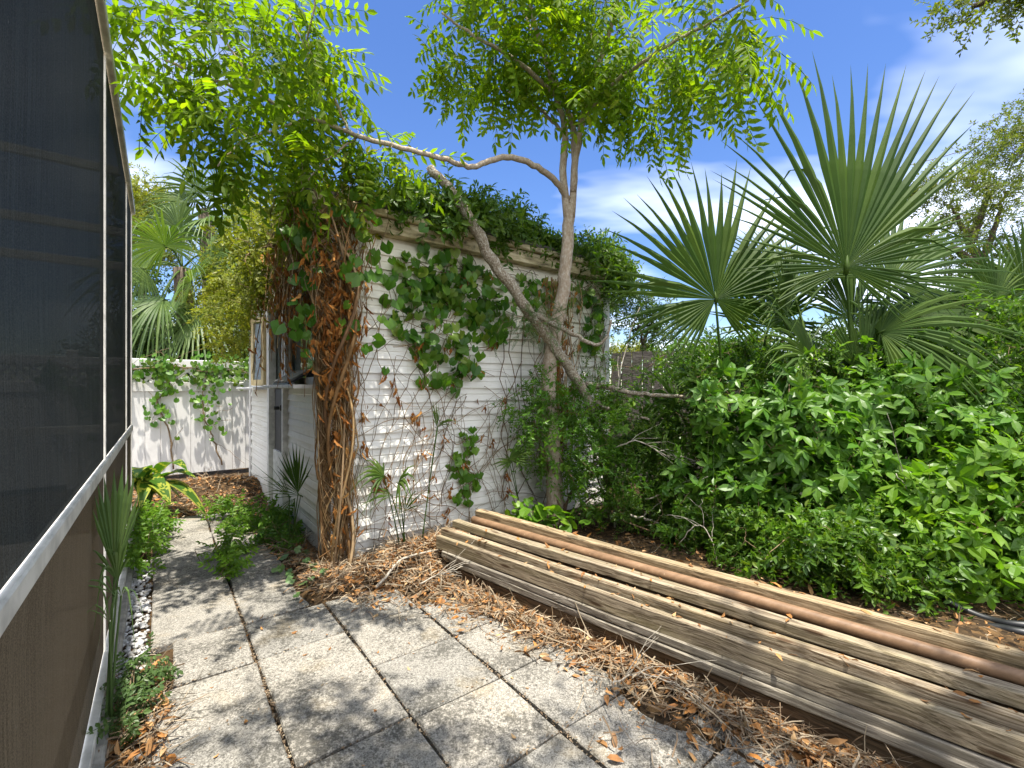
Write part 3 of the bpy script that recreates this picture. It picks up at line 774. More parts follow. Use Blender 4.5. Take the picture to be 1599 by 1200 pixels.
# ribbed tray on the ledge
tr = thing('ribbed_tray', 'grey ribbed tray tipped up on the shed window ledge', 'tray', UV(UC + .85, VC - .12, 1.372))
ta = D1; tb = unit(D2 * .85 + U_ * .5); tc = np.cross(ta, tb)
g = Geo(); cc = UV(UC + .85, VC - .1, 1.43)
g.box(cc, ta, tb, tc, .62, .22, .015, bev=.004); g.build('tray_base', M['black'], tr)
g = Geo()
for i in range(11): g.box(cc + ta * (-.28 + .056 * i) + tc * .016 * np.sign(tc[2]), tb, ta, tc, .2, .022, .02, bev=.004)
g.build('rib', M['tin'], tr)

# ------------------------------------------------------------------ white lattice-top fence
fu = 6.86 * .791 + 4.82 * .611 - .02
fen = thing('vinyl_fence', 'white vinyl privacy fence with lattice strip along its top', 'fence', UV(fu, .5))
g = Geo(); v = -3.2; 
while v < 5.2:
    g.box(UV(fu, v + .088, .70), D2, D1, U_, .174, .028, 1.28, bev=.004); v += .178
g.build('board_panel', M['vinyl'], fen)
for z, h, nm in ((1.355, .14, 'rail'), (1.70, .11, 'rail')):
    Geo().box(UV(fu - .006, 1.0, z), D2, D1, U_, 8.4, .055, h, bev=.006).build(nm, M['vinyl'], fen)
g = Geo(); v = -3.3
while v < 5.2:
    for s, dd in ((1, -.004), (-1, .005)):
        a = unit(D2 + U_ * s)
        g.box(UV(fu + dd, v, 1.535), a, D1, np.cross(a, D1), .31, .007, .036)
    v += .115
g.build('lattice', M['vinyl'], fen)
for v in (-3.25, -.92, 1.5, 3.9, 5.2):
    Geo().box(UV(fu - .01, v, .92), D2, D1, U_, .11, .1, 1.84, bev=.008).build('post', M['vinyl'], fen)

# grey board fence behind the hedge on the right
wf = thing('board_fence', 'weathered grey board fence behind the shed and hedge', 'fence', W(1000, 605, 6.6) * [1, 1, 0])
M['oldboard'] = timbermat('old grey fence board', (.19, .17, .15), (.06, .05, .045), (.07, .085, .04), .5, .4, 3.0)
p0 = W(955, 605, 6.5) * [1, 1, 0]; fd = unit(np.array([.93, -.12, 0])); fn = np.cross(fd, U_)
g = Geo(); rng = R_(31)
for i in range(44):
    h = 1.84 + rng.normal(0, .02)
    g.box(p0 + fd * (.07 + i * .145) + U_ * h / 2 + fn * rng.normal(0, .004), U_, fd, fn, h, .137, .018, bev=.004)
g.build('boards', M['oldboard'], wf)
for z in (.4, 1.5): Geo().box(p0 + fd * 3.2 - fn * .035 + U_ * z, fd, fn, U_, 6.4, .04, .09).build('rail', M['oldboard'], wf)

# ------------------------------------------------------------------ timber pile
def timber(name, label, cat, t0, t1, n0, n1, z0, z1, mat, group, seed, twist=0.0, bow=.0):
    L = t1 - t0; w = n1 - n0; h = z1 - z0
    g = Geo(); rng = R_(seed); k = 22; b = min(.005, w * .15)
    hy, hh = w / 2, h / 2
    prof = [(-hy, -hh + b), (-hy + b, -hh), (hy - b, -hh), (hy, -hh + b), (hy, hh - b), (hy - b, hh), (-hy + b, hh), (-hy, hh - b)]
    V = []
    ph = rng.uniform(0, 6)
    for i in range(k):
        x = -L / 2 + L * i / (k - 1); dy = bow * math.cos(x * 2.2 / L * 2) + .002 * math.sin(x * 4 + ph); dz = .0025 * math.sin(x * 3 + ph * 2)
        jit = rng.normal(0, .0009, (8, 2))
        V += [(x, y + dy + jit[j][0], z + dz + jit[j][1]) for j, (y, z) in enumerate(prof)]
    q = [[i * 8 + j, i * 8 + (j + 1) % 8, (i + 1) * 8 + (j + 1) % 8, (i + 1) * 8 + j] for i in range(k - 1) for j in range(8)]
    g.add(V, [np.array(q), np.arange(8)[::-1][None], (np.arange(8) + (k - 1) * 8)[None]])
    o = g.build(name, mat)
    import mathutils
    ax = unit(TT + NN * twist); az = U_; ay = np.cross(az, ax)
    c = TN((t0 + t1) / 2, (n0 + n1) / 2, (z0 + z1) / 2)
    mm = mathutils.Matrix.Identity(4)
    for r in range(3):
        mm[r][0], mm[r][1], mm[r][2], mm[r][3] = ax[r], ay[r], az[r], c[r]
    o.matrix_world = mm
    tag(o, label, cat, group)
    return o
grey = timbermat('weathered timber', (.47, .39, .28), (.17, .13, .085), (.24, .21, .10), .55, .35, 1.0)
grey2 = timbermat('weathered timber banded', (.52, .43, .31), (.17, .115, .065), (.30, .26, .13), .35, .25, 5.0)
grey3 = timbermat('weathered timber silver', (.40, .36, .30), (.17, .145, .12), (.24, .22, .13), .4, .35, 9.0)
tan = timbermat('pale mossy beam', (.55, .43, .27), (.26, .18, .095), (.10, .085, .045), .75, .75, 13.0)
dark = timbermat('damp dark timber', (.20, .13, .075), (.07, .045, .028), (.09, .075, .04), .6, .6, 17.0)
gp = 'weathered timbers piled along the patio edge'
TL0 = -1.15
timber('timber', 'damp dark brown bottom timber half buried in leaf litter', 'timber', TL0, 2.42, 2.085, 2.19, .0, .085, dark, gp, 1)
timber('timber', 'thin grey board directly above the dark bottom timber', 'timber', TL0, 2.50, 2.075, 2.165, .087, .127, grey3, gp, 2, .004)
timber('timber', 'thin grey board just below the lowest edge-on top plank', 'timber', TL0, 2.58, 2.085, 2.175, .129, .169, grey3, gp, 3, -.003)
timber('timber', 'front top plank with whitish upper edge, nearest the patio', 'timber', TL0, 2.66, 2.093, 2.133, .171, .263, grey, gp, 4)
timber('timber', 'second top plank from the patio with brown grain bands', 'timber', TL0, 2.68, 2.152, 2.200, .205, .298, grey2, gp, 5, .0)
timber('timber', 'third top plank, beside the round brown rail, across a black gap', 'timber', TL0, 2.63, 2.214, 2.278, .298, .352, grey, gp, 6, .002)
for (a, b, z0, z1, sd) in ((2.20, 2.29, .0, .09, 7), (2.30, 2.42, .0, .09, 8), (2.20, 2.29, .092, .182, 9), (2.30, 2.42, .092, .182, 10), (2.235, 2.3, .184, .296, 11), (2.31, 2.42, .184, .272, 12), (2.34, 2.42, .274, .332, 14), (2.152, 2.192, .186, .203, 15)):
    timber('timber', 'dark timber packed inside the pile under the top planks', 'timber', TL0, 2.45, a, b, z0, z1, dark, gp, sd)
# round brown rail
t_ = NT('brown painted rail'); pz = t_.coord('Object')
cb = t_.ramp(t_.noise(t_.mapping(pz, (1.2, 9, 9), (0, 0, 0)), 3, 6, .7), [(.3, (.15, .09, .05)), (.55, (.24, .145, .082)), (.8, (.31, .205, .125))])
sp_ = t_.n('TexVoronoi'); sp_.inputs['Scale'].default_value = 22; t_.l(pz, sp_.inputs['Vector'])
cb = t_.mix(t_.ramp(sp_.outputs['Distance'], [(.05, .6), (.09, 0.0)]), cb, (.5, .38, .26))
rail_m = t_.done(t_.princ(cb, .5, .35, nrm=t_.bump(t_.noise(pz, 20, 4), .2, .003)))
g = Geo(); g.tube([TN(t, 2.315, .36 + .002 * math.sin(t * 3)) for t in np.linspace(TL0, 2.5, 30)], .027, 14)
tag(g.build('brown_rail', rail_m, loc=TN(.7, 2.315, .33)), 'round reddish brown rail lying between the pale back beam and the planks', 'rail', gp)
timber('timber', 'pale squared back beam with black mouldy side, nearest the shrubs', 'timber', TL0, 2.52, 2.352, 2.418, .334, .418, tan, gp, 21, -.004, .012)

# black hoses behind the pile
g = Geo(); g.tube(smooth_path([W(1478, 938, 2.75), W(1500, 950, 2.72), W(1545, 968, 2.62), W(1610, 978, 2.5), W(1800, 985, 2.35)], 24), .022, 12)
tag(g.build('irrigation_pipe', M['black'], loc=W(1545, 968, 2.62)), 'black pipe with open end rising over the other pipes', 'pipe', 'black pipes behind the timber pile')
g = Geo(); g.tube(smooth_path([W(1505, 975, 2.66), W(1560, 982, 2.55), W(1620, 992, 2.45), W(1800, 1010, 2.3)], 20), .026, 12)
tag(g.build('irrigation_pipe', M['black'], loc=W(1560, 982, 2.55)), 'thick black pipe lying lowest, right behind the beam', 'pipe', 'black pipes behind the timber pile')
g = Geo(); pp = smooth_path([W(1440, 958, 2.85), W(1470, 962, 2.8), W(1540, 972, 2.68), W(1620, 985, 2.6)], 18)
g.tube(pp, .013, 10); g.tube([pp[4], pp[8]], .02, 10)
tag(g.build('irrigation_pipe', M['black'], loc=pp[4]), 'thin black pipe with a thicker coupling sleeve', 'pipe', 'black pipes behind the timber pile')

# ------------------------------------------------------------------ the tree with pinnate leaves
tb = W(866, 605, 4.3) * [1, 1, 0]
tree = thing('pinnate_tree', 'slender tree with pale forked trunk and feathery leaves against the shed', 'tree', tb)
g = Geo(); sk = []
def limb(pts, r0_, r1_, n=30, sides=10, geo=g, wob=.004):
    P = smooth_path(pts, n, wob, R_(int(r0_ * 1e5) + len(pts))); geo.tube(P, np.linspace(r0_, r1_, len(P)), sides); return P
P = limb([tb + [0, 0, -.05], W(866, 770, 4.3), W(862, 680, 4.3), W(856, 600, 4.28), W(866, 530, 4.27), W(877, 470, 4.26), W(885, 400, 4.25), W(890, 320, 4.22)], .085, .052, 40, 14)
g.build('trunk', M['bark'], tree)
g = Geo()
def L2(pts, a, b, n=26): 
    P = limb(pts, a, b, n, 9, g); sk.append(P); return P
L2([W(887, 345, 4.23), W(880, 265, 4.2), W(883, 200, 4.15), W(868, 150, 4.1), W(842, 60, 3.95), W(822, -20, 3.85), W(800, -140, 3.7)], .038, .014)
L2([W(893, 340, 4.22), W(898, 250, 4.2), W(893, 190, 4.2), W(860, 110, 4.3), W(830, 50, 4.4), W(790, -60, 4.5)], .035, .013)
L2([W(896, 300, 4.2), W(905, 210, 4.12), W(925, 130, 4.0), W(950, 60, 3.85), W(975, -40, 3.7), W(1000, -160, 3.5)], .03, .011)
L2([W(898, 260, 4.18), W(912, 190, 4.05), W(960, 130, 3.8), W(1030, 80, 3.5), W(1100, 40, 3.2), W(1170, 0, 2.95)], .022, .008)
L2([W(900, 240, 4.2), W(920, 170, 4.3), W(990, 110, 4.4), W(1050, 90, 4.4)], .025, .008)
L2([W(870, 150, 4.1), W(800, 90, 3.9), W(730, 50, 3.8), W(690, 20, 3.7)], .022, .008)
L2([W(883, 210, 4.15), W(830, 160, 4.3), W(760, 130, 4.5)], .018, .006)
bl = L2([W(888, 312, 4.22), W(870, 285, 4.1), W(840, 262, 3.95), W(800, 246, 3.8), W(765, 252, 3.7), W(738, 261, 3.62), W(700, 250, 3.5), W(640, 235, 3.35), W(570, 216, 3.2), W(545, 207, 3.15), W(480, 182, 3.05), W(400, 150, 2.95), W(320, 118, 2.85), W(260, 95, 2.8)], .03, .008, 70)
L2([W(545, 207, 3.15), W(520, 150, 3.1), W(480, 80, 3.0), W(450, 20, 2.95)], .010, .005)
L2([W(480, 182, 3.05), W(440, 200, 2.9), W(380, 220, 2.8), W(340, 260, 2.7)], .009, .004)
L2([W(400, 150, 2.95), W(370, 90, 2.85), W(330, 40, 2.75)], .008, .004)
L2([W(560, 213, 3.2), W(500, 260, 3.1), W(470, 300, 3.0)], .008, .004)
skel = np.concatenate([p[4:] for p in sk]); skel = skel[~((skel[:, 0] > W(570, 0, 3.2)[0]) & (skel[:, 0] < W(885, 0, 4)[0]) & (skel[:, 2] < W(0, 180, 4.0)[2]))]
rng = R_(101)
lb = [blob(290, 90, 2.85, 110, 80, .5), blob(400, 60, 2.95, 110, 70, .55), blob(470, 140, 3.0, 100, 80, .5), blob(340, 165, 2.75, 85, 60, .4),
      blob(545, 190, 3.2, 60, 45, .3), blob(450, 250, 2.95, 80, 45, .35), blob(470, 45, 3.05, 60, 60, .3), blob(220, 60, 2.7, 50, 60, .25), blob(600, 235, 3.3, 60, 35, .25)]
lb = [(c_, r_ * .8) for c_, r_ in lb]
e1, _ = in_blobs(lb, 72, rng, .2)
mb = [blob(790, 70, 4.0, 130, 95, .7), blob(900, 60, 4.2, 130, 90, .9), blob(745, 110, 3.9, 50, 65, .4), blob(1010, 80, 3.7, 130, 80, .6), blob(1110, 60, 3.2, 90, 80, .5),
      blob(1050, 170, 3.6, 70, 50, .4), blob(1150, 110, 3.0, 50, 50, .3), blob(960, 150, 4.1, 90, 50, .5), blob(830, -90, 3.9, 200, 80, .8), (np.array([-.9, 2.0, 3.9]), np.array([.6, .4, .22])), blob(1200, 10, 2.85, 45, 25, .25)]
mb = [(c_, r_ * .86) for c_, r_ in mb]
e2, _ = in_blobs(mb, 190, rng, .2)
tw1 = grow(skel, np.concatenate([e1, e2]), rng, .0016, .008, .05, 7, g)
# a few hanging sprays low under the crown
g.build('branches', M['bark'], tree)
l = Geo(); foliage(l, tw1, T_pinn, 5.2, rng, .06, .3, .28, .8, .8, (.7, 1.25))
l.build('crown', M['tree'], tree)

# leaning dead trunk with lichen
dl = thing('fallen_tree', 'lichen covered dead trunk leaning across the shed wall and eave', 'fallen tree', W(935, 650, 4.45) * [1, 1, 0])
g = Geo(); P = smooth_path([W(672, 262, 3.78), W(705, 300, 3.8), W(738, 350, 3.83), W(765, 400, 3.9), W(800, 450, 4.0), W(835, 500, 4.12), W(868, 545, 4.22), W(900, 592, 4.33), W(925, 640, 4.42), W(945, 720, 4.5), W(950, 815, 4.5)], 50, .006, R_(8))
g.tube(P, np.interp(np.linspace(0, 1, len(P)), [0, .1, .35, .6, 1], [.034, .045, .050, .048, .042]) * (1 + .06 * np.sin(np.arange(len(P)) * 1.7)), 12)
g.build('trunk', M['lichen'], dl)
for pts, a, b in (([W(832, 492, 4.12), W(862, 505, 4.1), W(895, 522, 4.08), W(925, 538, 4.05), W(945, 532, 4.0), W(955, 500, 3.98)], .028, .010),
                  ([W(915, 600, 4.4), W(955, 606, 4.3), W(1000, 616, 4.2), W(1060, 619, 4.15), W(1130, 627, 4.1)], .03, .012),
                  ([W(925, 625, 4.42), W(955, 640, 4.3), W(985, 650, 4.2), W(1015, 656, 4.1)], .022, .010)):
    g = Geo(); P = smooth_path(pts, 24, .006, R_(int(b * 1e4))); g.tube(P, np.linspace(a, b, len(P)), 8)
    g.build('branch', M['lichen'], dl)

# ------------------------------------------------------------------ fan palms
def fan(geo, hub, fwd, nrm, R, n=42, arc=2.5, fuse=.45, droop=.15, asym=0.0, rng=None, split=.0, lenf=None, cup=.18, m=0, thin=1.0, bent=.10):
    fwd = unit(fwd); nrm = unit(np.asarray(nrm) - fwd * np.dot(nrm, fwd)); side = np.cross(nrm, fwd)
    A = np.linspace(-arc, arc, n)
    geo.tube([hub - fwd * .03 * R - nrm * .008, hub + nrm * .012, hub + fwd * .05 * R + nrm * .012], [.009 * R, .011 * R, .003 * R], 6, m)
    for i, a in enumerate(A):
        a2 = a + rng.normal(0, .007)
        d = fwd * math.cos(a2) + side * math.sin(a2)
        Ls = R * (1 - .34 * (abs(a) / arc) ** 1.6) * rng.uniform(.93, 1.05)
        if lenf is not None: Ls *= lenf(a)
        t = np.array([0.0, .15, .3, fuse, fuse + (1 - fuse) * .3, fuse + (1 - fuse) * .65, 1.0])
        half = (arc / n) * 1.14
        w = np.where(t <= fuse, t * half, fuse * half * np.clip((1 - t) / (1 - fuse), 0.015, 1) ** 1.05) * Ls * thin
        tang = -fwd * math.sin(a2) + side * math.cos(a2)
        dr = droop * rng.uniform(.5, 1.6) + (.55 if rng.uniform() < bent else 0)
        cen = hub + d * (t * Ls)[:, None] + nrm * (cup * Ls * (t - t * t * .6) * math.cos(a))[:, None]
        cen = cen + np.array([0, 0, -1.0]) * (dr * Ls * t ** 2.6)[:, None]
        # keep the blade's length as it droops
        pl = .35 * w
        Lft = cen + tang * w[:, None] - nrm * pl[:, None]; Rgt = cen - tang * w[:, None] - nrm * pl[:, None]
        k = len(t); V = np.concatenate([cen + nrm * (pl * .6)[:, None], Lft, Rgt]); i0 = np.arange(k - 1)
        geo.add(V, [np.concatenate([np.stack([i0, i0 + 1, i0 + k + 1, i0 + k], -1), np.stack([i0, i0 + 2 * k, i0 + 2 * k + 1, i0 + 1], -1)])], m)
def petiole(geo, base, hub, r0_=.016, r1_=.010, bow=.1):
    mid = (np.asarray(base) + hub) / 2 + np.array([0, 0, bow]); P = smooth_path([base, mid, hub], 12); geo.tube(P, np.linspace(r0_, r1_, len(P)), 7)

rng = R_(201)
def fronds(parent, base, specs, mat, label=None):
    for sp in specs:
        hub, fwd, nrm, R, kw = sp
        g = Geo(); petiole(g, np.asarray(base) + rng.normal(0, .04, 3) * [1, 1, 0], hub, bow=kw.pop('bow', .05)); 
        fan(g, hub, fwd, nrm, R, rng=rng, **kw)
        g.build('frond', mat, parent)
CAMV = np.array([0, -1.0, .1])
pb = G(1330, 800) ; pb = W(1330, 605, 4.0) * [1, 1, 0]
palm = thing('fan_palm', 'large fan palm with upright round frond rising over the hedge', 'palm', pb)
fronds(palm, pb, [
    (W(1322, 418, 3.75), (.08, .1, 1), (-.05, -1, .15), 1.98, dict(n=58, arc=2.25, fuse=.43, droop=.08, lenf=lambda a: 1.0 if abs(a) < .45 else max(.55, 1.0 - .5 * (abs(a) - .45)))),
    (W(1390, 440, 4.15), (.6, .3, .75), (-.3, -1, .35), 1.25, dict(n=42, arc=1.8, droop=.25)),
    (W(1240, 455, 4.35), (-.35, .4, .85), (.4, -1, .25), 1.05, dict(n=40, arc=1.9, droop=.12)),
    (W(1345, 585, 3.85), (.15, .1, .9), (.25, -1, .1), .95, dict(n=30, arc=1.1, droop=.1)),
    (W(1430, 490, 4.0), (.9, .1, .3), (-.1, -.6, .8), 1.15, dict(n=36, arc=1.7, droop=.4)),
    (W(1265, 560, 3.9), (-.6, -.2, .5), (.2, -.8, .5), .85, dict(n=32, arc=1.7, droop=.35)),
    (W(1375, 520, 3.8), (.5, -.3, .2), (.1, -.8, .6), .95, dict(n=34, arc=1.7, droop=.5)),
    (W(1330, 500, 4.5), (.1, .3, .9), (.5, -1, .1), 1.2, dict(n=38, arc=1.7, droop=.15)),
    (W(1225, 500, 4.0), (-.3, -.3, .8), (.6, -.8, .1), .8, dict(n=30, arc=1.3, droop=.2)),
], M['palm'])
pb2 = W(1140, 605, 4.4) * [1, 1, 0]
palm2 = thing('fan_palm', 'fan palm with one half round frond standing between shed and tall palm', 'palm', pb2)
fronds(palm2, pb2, [
    (W(1118, 468, 4.1), (-.12, .1, 1), (.1, -1, .2), 1.38, dict(n=48, arc=2.6, fuse=.44, droop=.08, lenf=lambda a: 1.0 if abs(a) < 1.2 else max(.68, 1.0 - .3 * (abs(a) - 1.2)))),
    (W(1200, 510, 4.5), (.2, .2, .9), (-.1, -1, .2), .85, dict(n=34, arc=1.8, droop=.1)),
    (W(1060, 640, 4.5), (-.5, -.3, .4), (.2, -.8, .6), .7, dict(n=32, arc=1.9, droop=.35)),
    (W(1020, 690, 4.45), (-.3, -.3, -.2), (.2, -.8, .6), .6, dict(n=28, arc=1.9, droop=.4)),
    (W(1110, 620, 4.2), (-.5, -.4, .3), (.1, -.7, .7), .75, dict(n=32, arc=1.9, droop=.3)),
], M['palm'])
pd = W(1445, 605, 4.3) * [1, 1, 0]
dryp = thing('dry_frond', 'tan dead palm frond hanging beside the tall palm', 'palm frond', pd)
g = Geo(); petiole(g, pd, W(1450, 470, 4.2), .012, .01); g.build('stalk', M['palmdry'], dryp)
g = Geo(); fan(g, W(1450, 470, 4.2), (.2, -.3, -.9), (-.2, -1, .2), .75, n=30, arc=1.4, droop=.25, rng=rng, thin=.8); g.build('blade', M['palmdry'], dryp)
# palm at the far right edge
pr = W(1575, 605, 4.6) * [1, 1, 0]
palm3 = thing('fan_palm', 'thin bladed palm showing over the hedge at the far right', 'palm', pr)
fronds(palm3, pr, [
    (W(1555, 470, 4.5), (-.4, 0, .9), (.1, -1, .2), .8, dict(n=28, arc=1.5, droop=.2)),
    (W(1600, 450, 4.6), (.2, 0, .9), (-.1, -1, .2), .9, dict(n=28, arc=1.6, droop=.15)),
    (W(1490, 530, 4.3), (-.6, -.3, .5), (.1, -1, .5), .7, dict(n=26, arc=1.5, droop=.3)),
], M['palm'])

# cabbage palms behind the white fence
def cabbage(name, label, base, top, hubs, R, seed):
    rng = R_(seed)
    t = thing(name, label, 'palm', base, 'cabbage palms behind the white fence')
    g = Geo(); P = smooth_path([base, (base + top) / 2 + [.1, 0, 0], top], 14); g.tube(P, np.linspace(.17, .15, len(P)), 12); g.build('trunk', M['darkbark'], t)
    for (x, y, Y, f, nn_) in hubs:
        g = Geo(); h = W(x, y, Y); petiole(g, top, h, .02, .012, .12); fan(g, h, f, nn_, R * rng.uniform(.85, 1.1), n=40, arc=2.3, fuse=.38, droop=.55, rng=rng, cup=.3, thin=.9)
        g.build('frond', M['palmfar'], t)
    return t
cabbage('cabbage_palm', 'cabbage palm with drooping fan fronds behind the left end of the white fence', W(285, 605, 8.8) * [1, 1, 0], W(285, 420, 8.8),
    [(258, 385, 8.2, (-.15, -.5, .7), (0, -1, .3)), (225, 420, 8.3, (-.8, -.4, .1), (0, -1, .5)), (300, 440, 8.1, (.4, -.5, .1), (0, -1, .5)), (255, 470, 8.0, (-.3, -.6, -.5), (0, -1, .5)),
     (330, 400, 8.6, (.7, -.2, .4), (0, -1, .4)), (240, 490, 8.2, (-.6, -.3, -.6), (-.2, -1, .3)), (310, 490, 8.2, (.3, -.5, -.7), (0, -1, .2)), (280, 360, 9.0, (.1, .1, 1), (0, -1, .2))], 1.25, 301)
cabbage('cabbage_palm', 'taller darker cabbage palm whose crown shows above the other palm', W(325, 605, 10) * [1, 1, 0], W(322, 330, 10),
    [(310, 300, 9.6, (-.3, -.2, .9), (0, -1, .3)), (290, 318, 9.5, (-.9, -.2, .3), (0, -1, .4)), (345, 300, 9.7, (.5, -.1, .8), (0, -1, .3)), (360, 330, 9.6, (.9, -.2, 0), (0, -1, .4)), (330, 345, 9.3, (.2, -.6, -.2), (0, -1, .5)), (375, 300, 10.2, (.7, 0, .6), (0, -1, .3))], 1.15, 302)

# ------------------------------------------------------------------ trees and bushes beyond the fences
def fartree(name, label, base, limbs, blobs, mat, tpl, ntw, per, seed, group=None, r=.12, bark='darkbark', sc=(.8, 1.3), jit=.12, droop=.15, cat='tree'):
    rng = R_(seed); t = thing(name, label, cat, base, group)
    g = Geo(); top = limbs[0][0]
    P = smooth_path([np.asarray(base), (np.asarray(base) + top) / 2 + rng.normal(0, .06, 3), top], 12); g.tube(P, np.linspace(r, r * .7, len(P)), 10); g.build('trunk', M[bark], t)
    g = Geo(); sk = [P[-3:]]
    for l_ in limbs:
        Q = smooth_path(l_, 16, .02, rng); g.tube(Q, np.linspace(r * .55, r * .12, len(Q)), 7); sk.append(Q)
    e, _ = in_blobs(blobs, ntw, rng, .35)
    tw = grow(np.concatenate(sk), e, rng, .003, .02, .05, 6, g); g.build('branches', M[bark], t)
    l_ = Geo(); foliage(l_, tw, tpl, per, rng, jit, .3, droop, .7, .8, sc); l_.build('crown', M[mat], t)
    return t
fartree('broadleaf_tree', 'yellow green tree top beside the screen wall behind the palms', W(225, 605, 11) * [1, 1, 0], [[W(225, 400, 11), W(222, 320, 11), W(218, 290, 11)]],
    [blob(222, 310, 11, 34, 42, .6), blob(245, 360, 11, 40, 60, .8)], 'yellowgreen', T_far, 90, 12, 401, r=.1)
fartree('broadleaf_tree', 'leafy light green tree between the palms and the shed roof', W(400, 605, 9.4) * [1, 1, 0], [[W(400, 480, 9.4), W(390, 400, 9.3), W(380, 350, 9.2)], [W(400, 480, 9.4), W(430, 420, 9.3)], [W(400, 480, 9.4), W(350, 450, 9.2)]],
    [blob(400, 400, 9.2, 70, 80, .9), blob(360, 470, 9.0, 70, 70, .7), blob(440, 450, 9.2, 60, 90, .8), blob(380, 540, 8.9, 60, 50, .5)], 'yellowgreen', T_far, 230, 13, 402)
fartree('broadleaf_tree', 'dark green bushy tree low behind the white fence lattice', W(300, 605, 9.0) * [1, 1, 0], [[W(300, 570, 9), W(270, 520, 8.9)], [W(300, 570, 9), W(340, 510, 8.9)]],
    [blob(260, 545, 8.8, 80, 60, .5), blob(340, 545, 8.8, 80, 60, .5), blob(220, 480, 9.3, 40, 80, .5), blob(200, 560, 9, 60, 60, .5)], 'backgreen', T_far, 170, 14, 403)
ob = W(1540, 605, 9) * [1, 1, 0]
fartree('oak_tree', 'airy oak with twisting limbs beyond the hedge on the right', ob, [[W(1530, 420, 9), W(1515, 380, 9), W(1500, 350, 8.9), W(1480, 320, 8.8)], [W(1530, 420, 9), W(1550, 370, 9), W(1570, 300, 9)], [W(1530, 420, 9), W(1490, 390, 8.8), W(1460, 400, 8.7)], [W(1515, 380, 9), W(1540, 320, 9), W(1545, 270, 9)]],
    [blob(1500, 300, 8.9, 60, 40, .7), blob(1570, 250, 9, 60, 60, .8), blob(1470, 370, 8.8, 50, 35, .6), blob(1560, 350, 8.9, 60, 45, .7), blob(1590, 190, 9, 40, 40, .5), blob(1560, 430, 8.8, 90, 40, .6), blob(1450, 290, 9, 30, 25, .4)], 'oak', T_oak, 330, 7, 404, r=.16, jit=.1, sc=(.9, 1.4))
fartree('broadleaf_tree', 'dark background tree beyond the grey board fence', W(1350, 605, 8.0) * [1, 1, 0], [[W(1350, 560, 8), W(1200, 530, 8)], [W(1350, 560, 8), W(1450, 510, 8)], [W(1350, 560, 8), W(1350, 500, 8)]],
    [blob(1200, 560, 8, 150, 40, .5), blob(1380, 545, 8, 120, 60, .5), blob(1520, 520, 8, 120, 80, .5), blob(1650, 500, 8, 90, 120, .5)], 'backgreen', T_far, 330, 14, 405)
fartree('broadleaf_tree', 'small airy tree showing in the gap right of the shed', W(1010, 605, 7.6) * [1, 1, 0], [[W(1005, 540, 7.6), W(990, 490, 7.5)], [W(1005, 540, 7.6), W(1025, 480, 7.6)]],
    [blob(1000, 480, 7.5, 45, 40, .5), blob(965, 465, 7.2, 40, 45, .4), blob(1030, 520, 7.6, 35, 30, .4)], 'backgreen', T_oak, 110, 7, 406, r=.05)
fartree('broadleaf_tree', 'sunlit pale tree far behind the gap beside the shed', W(985, 605, 18) * [1, 1, 0], [[W(985, 570, 18), W(975, 550, 18)]],
    [blob(985, 548, 18, 45, 14, .8), blob(1080, 555, 18, 60, 20, .8)], 'yellowgreen', T_far, 120, 12, 407, r=.1)

# oak whose twigs hang in at the top right corner; it stands outside to the right and shades the patio
og = np.array([5.2, 2.6, 0.0])
fartree('oak_tree', 'oak whose small leaved twigs hang into the top right corner', og, [
    [np.array([5.1, 2.6, 3.4]), W(1700, -60, 4.6), W(1600, -20, 4.8), W(1520, 10, 4.9)],
    [np.array([5.1, 2.6, 3.4]), np.array([4.2, 1.9, 5.0]), np.array([3.0, .9, 5.4]), np.array([1.6, .6, 5.1]), np.array([.2, .7, 4.5])],
    [np.array([5.1, 2.6, 3.4]), np.array([4.6, 3.2, 5.4]), np.array([3.9, 3.2, 6.3])],
    [np.array([5.1, 2.6, 3.4]), np.array([5.4, 1.6, 5.2]), np.array([5.0, .6, 6.0])]],
    [blob(1560, -5, 4.9, 90, 32, .4), blob(1690, -40, 4.7, 90, 50, .5), (np.array([3.3, .6, 5.8]), np.array([.8, .6, .4])), (np.array([4.9, .8, 6.0]), np.array([.8, .9, .5])), (np.array([2.0, .2, 5.4]), np.array([.7, .6, .3])), (np.array([.5, .6, 4.6]), np.array([.6, .45, .25])), (np.array([-.3, .9, 4.3]), np.array([.6, .4, .22])), (np.array([1.2, .9, 5.0]), np.array([.5, .4, .25]))],
    'oak', T_oak, 360, 7, 408, r=.2, jit=.1, sc=(.9, 1.3))
# cable
g = Geo(); g.tube(smooth_path([W(1405, 262, 14), W(1480, 243, 13.5), W(1570, 212, 13), W(1700, 160, 12.5)], 14), .012, 5)
tag(g.build('overhead_cable', M['black'], loc=W(1480, 243, 13.5)), 'thin dark overhead cable passing in front of the oak crown', 'cable')

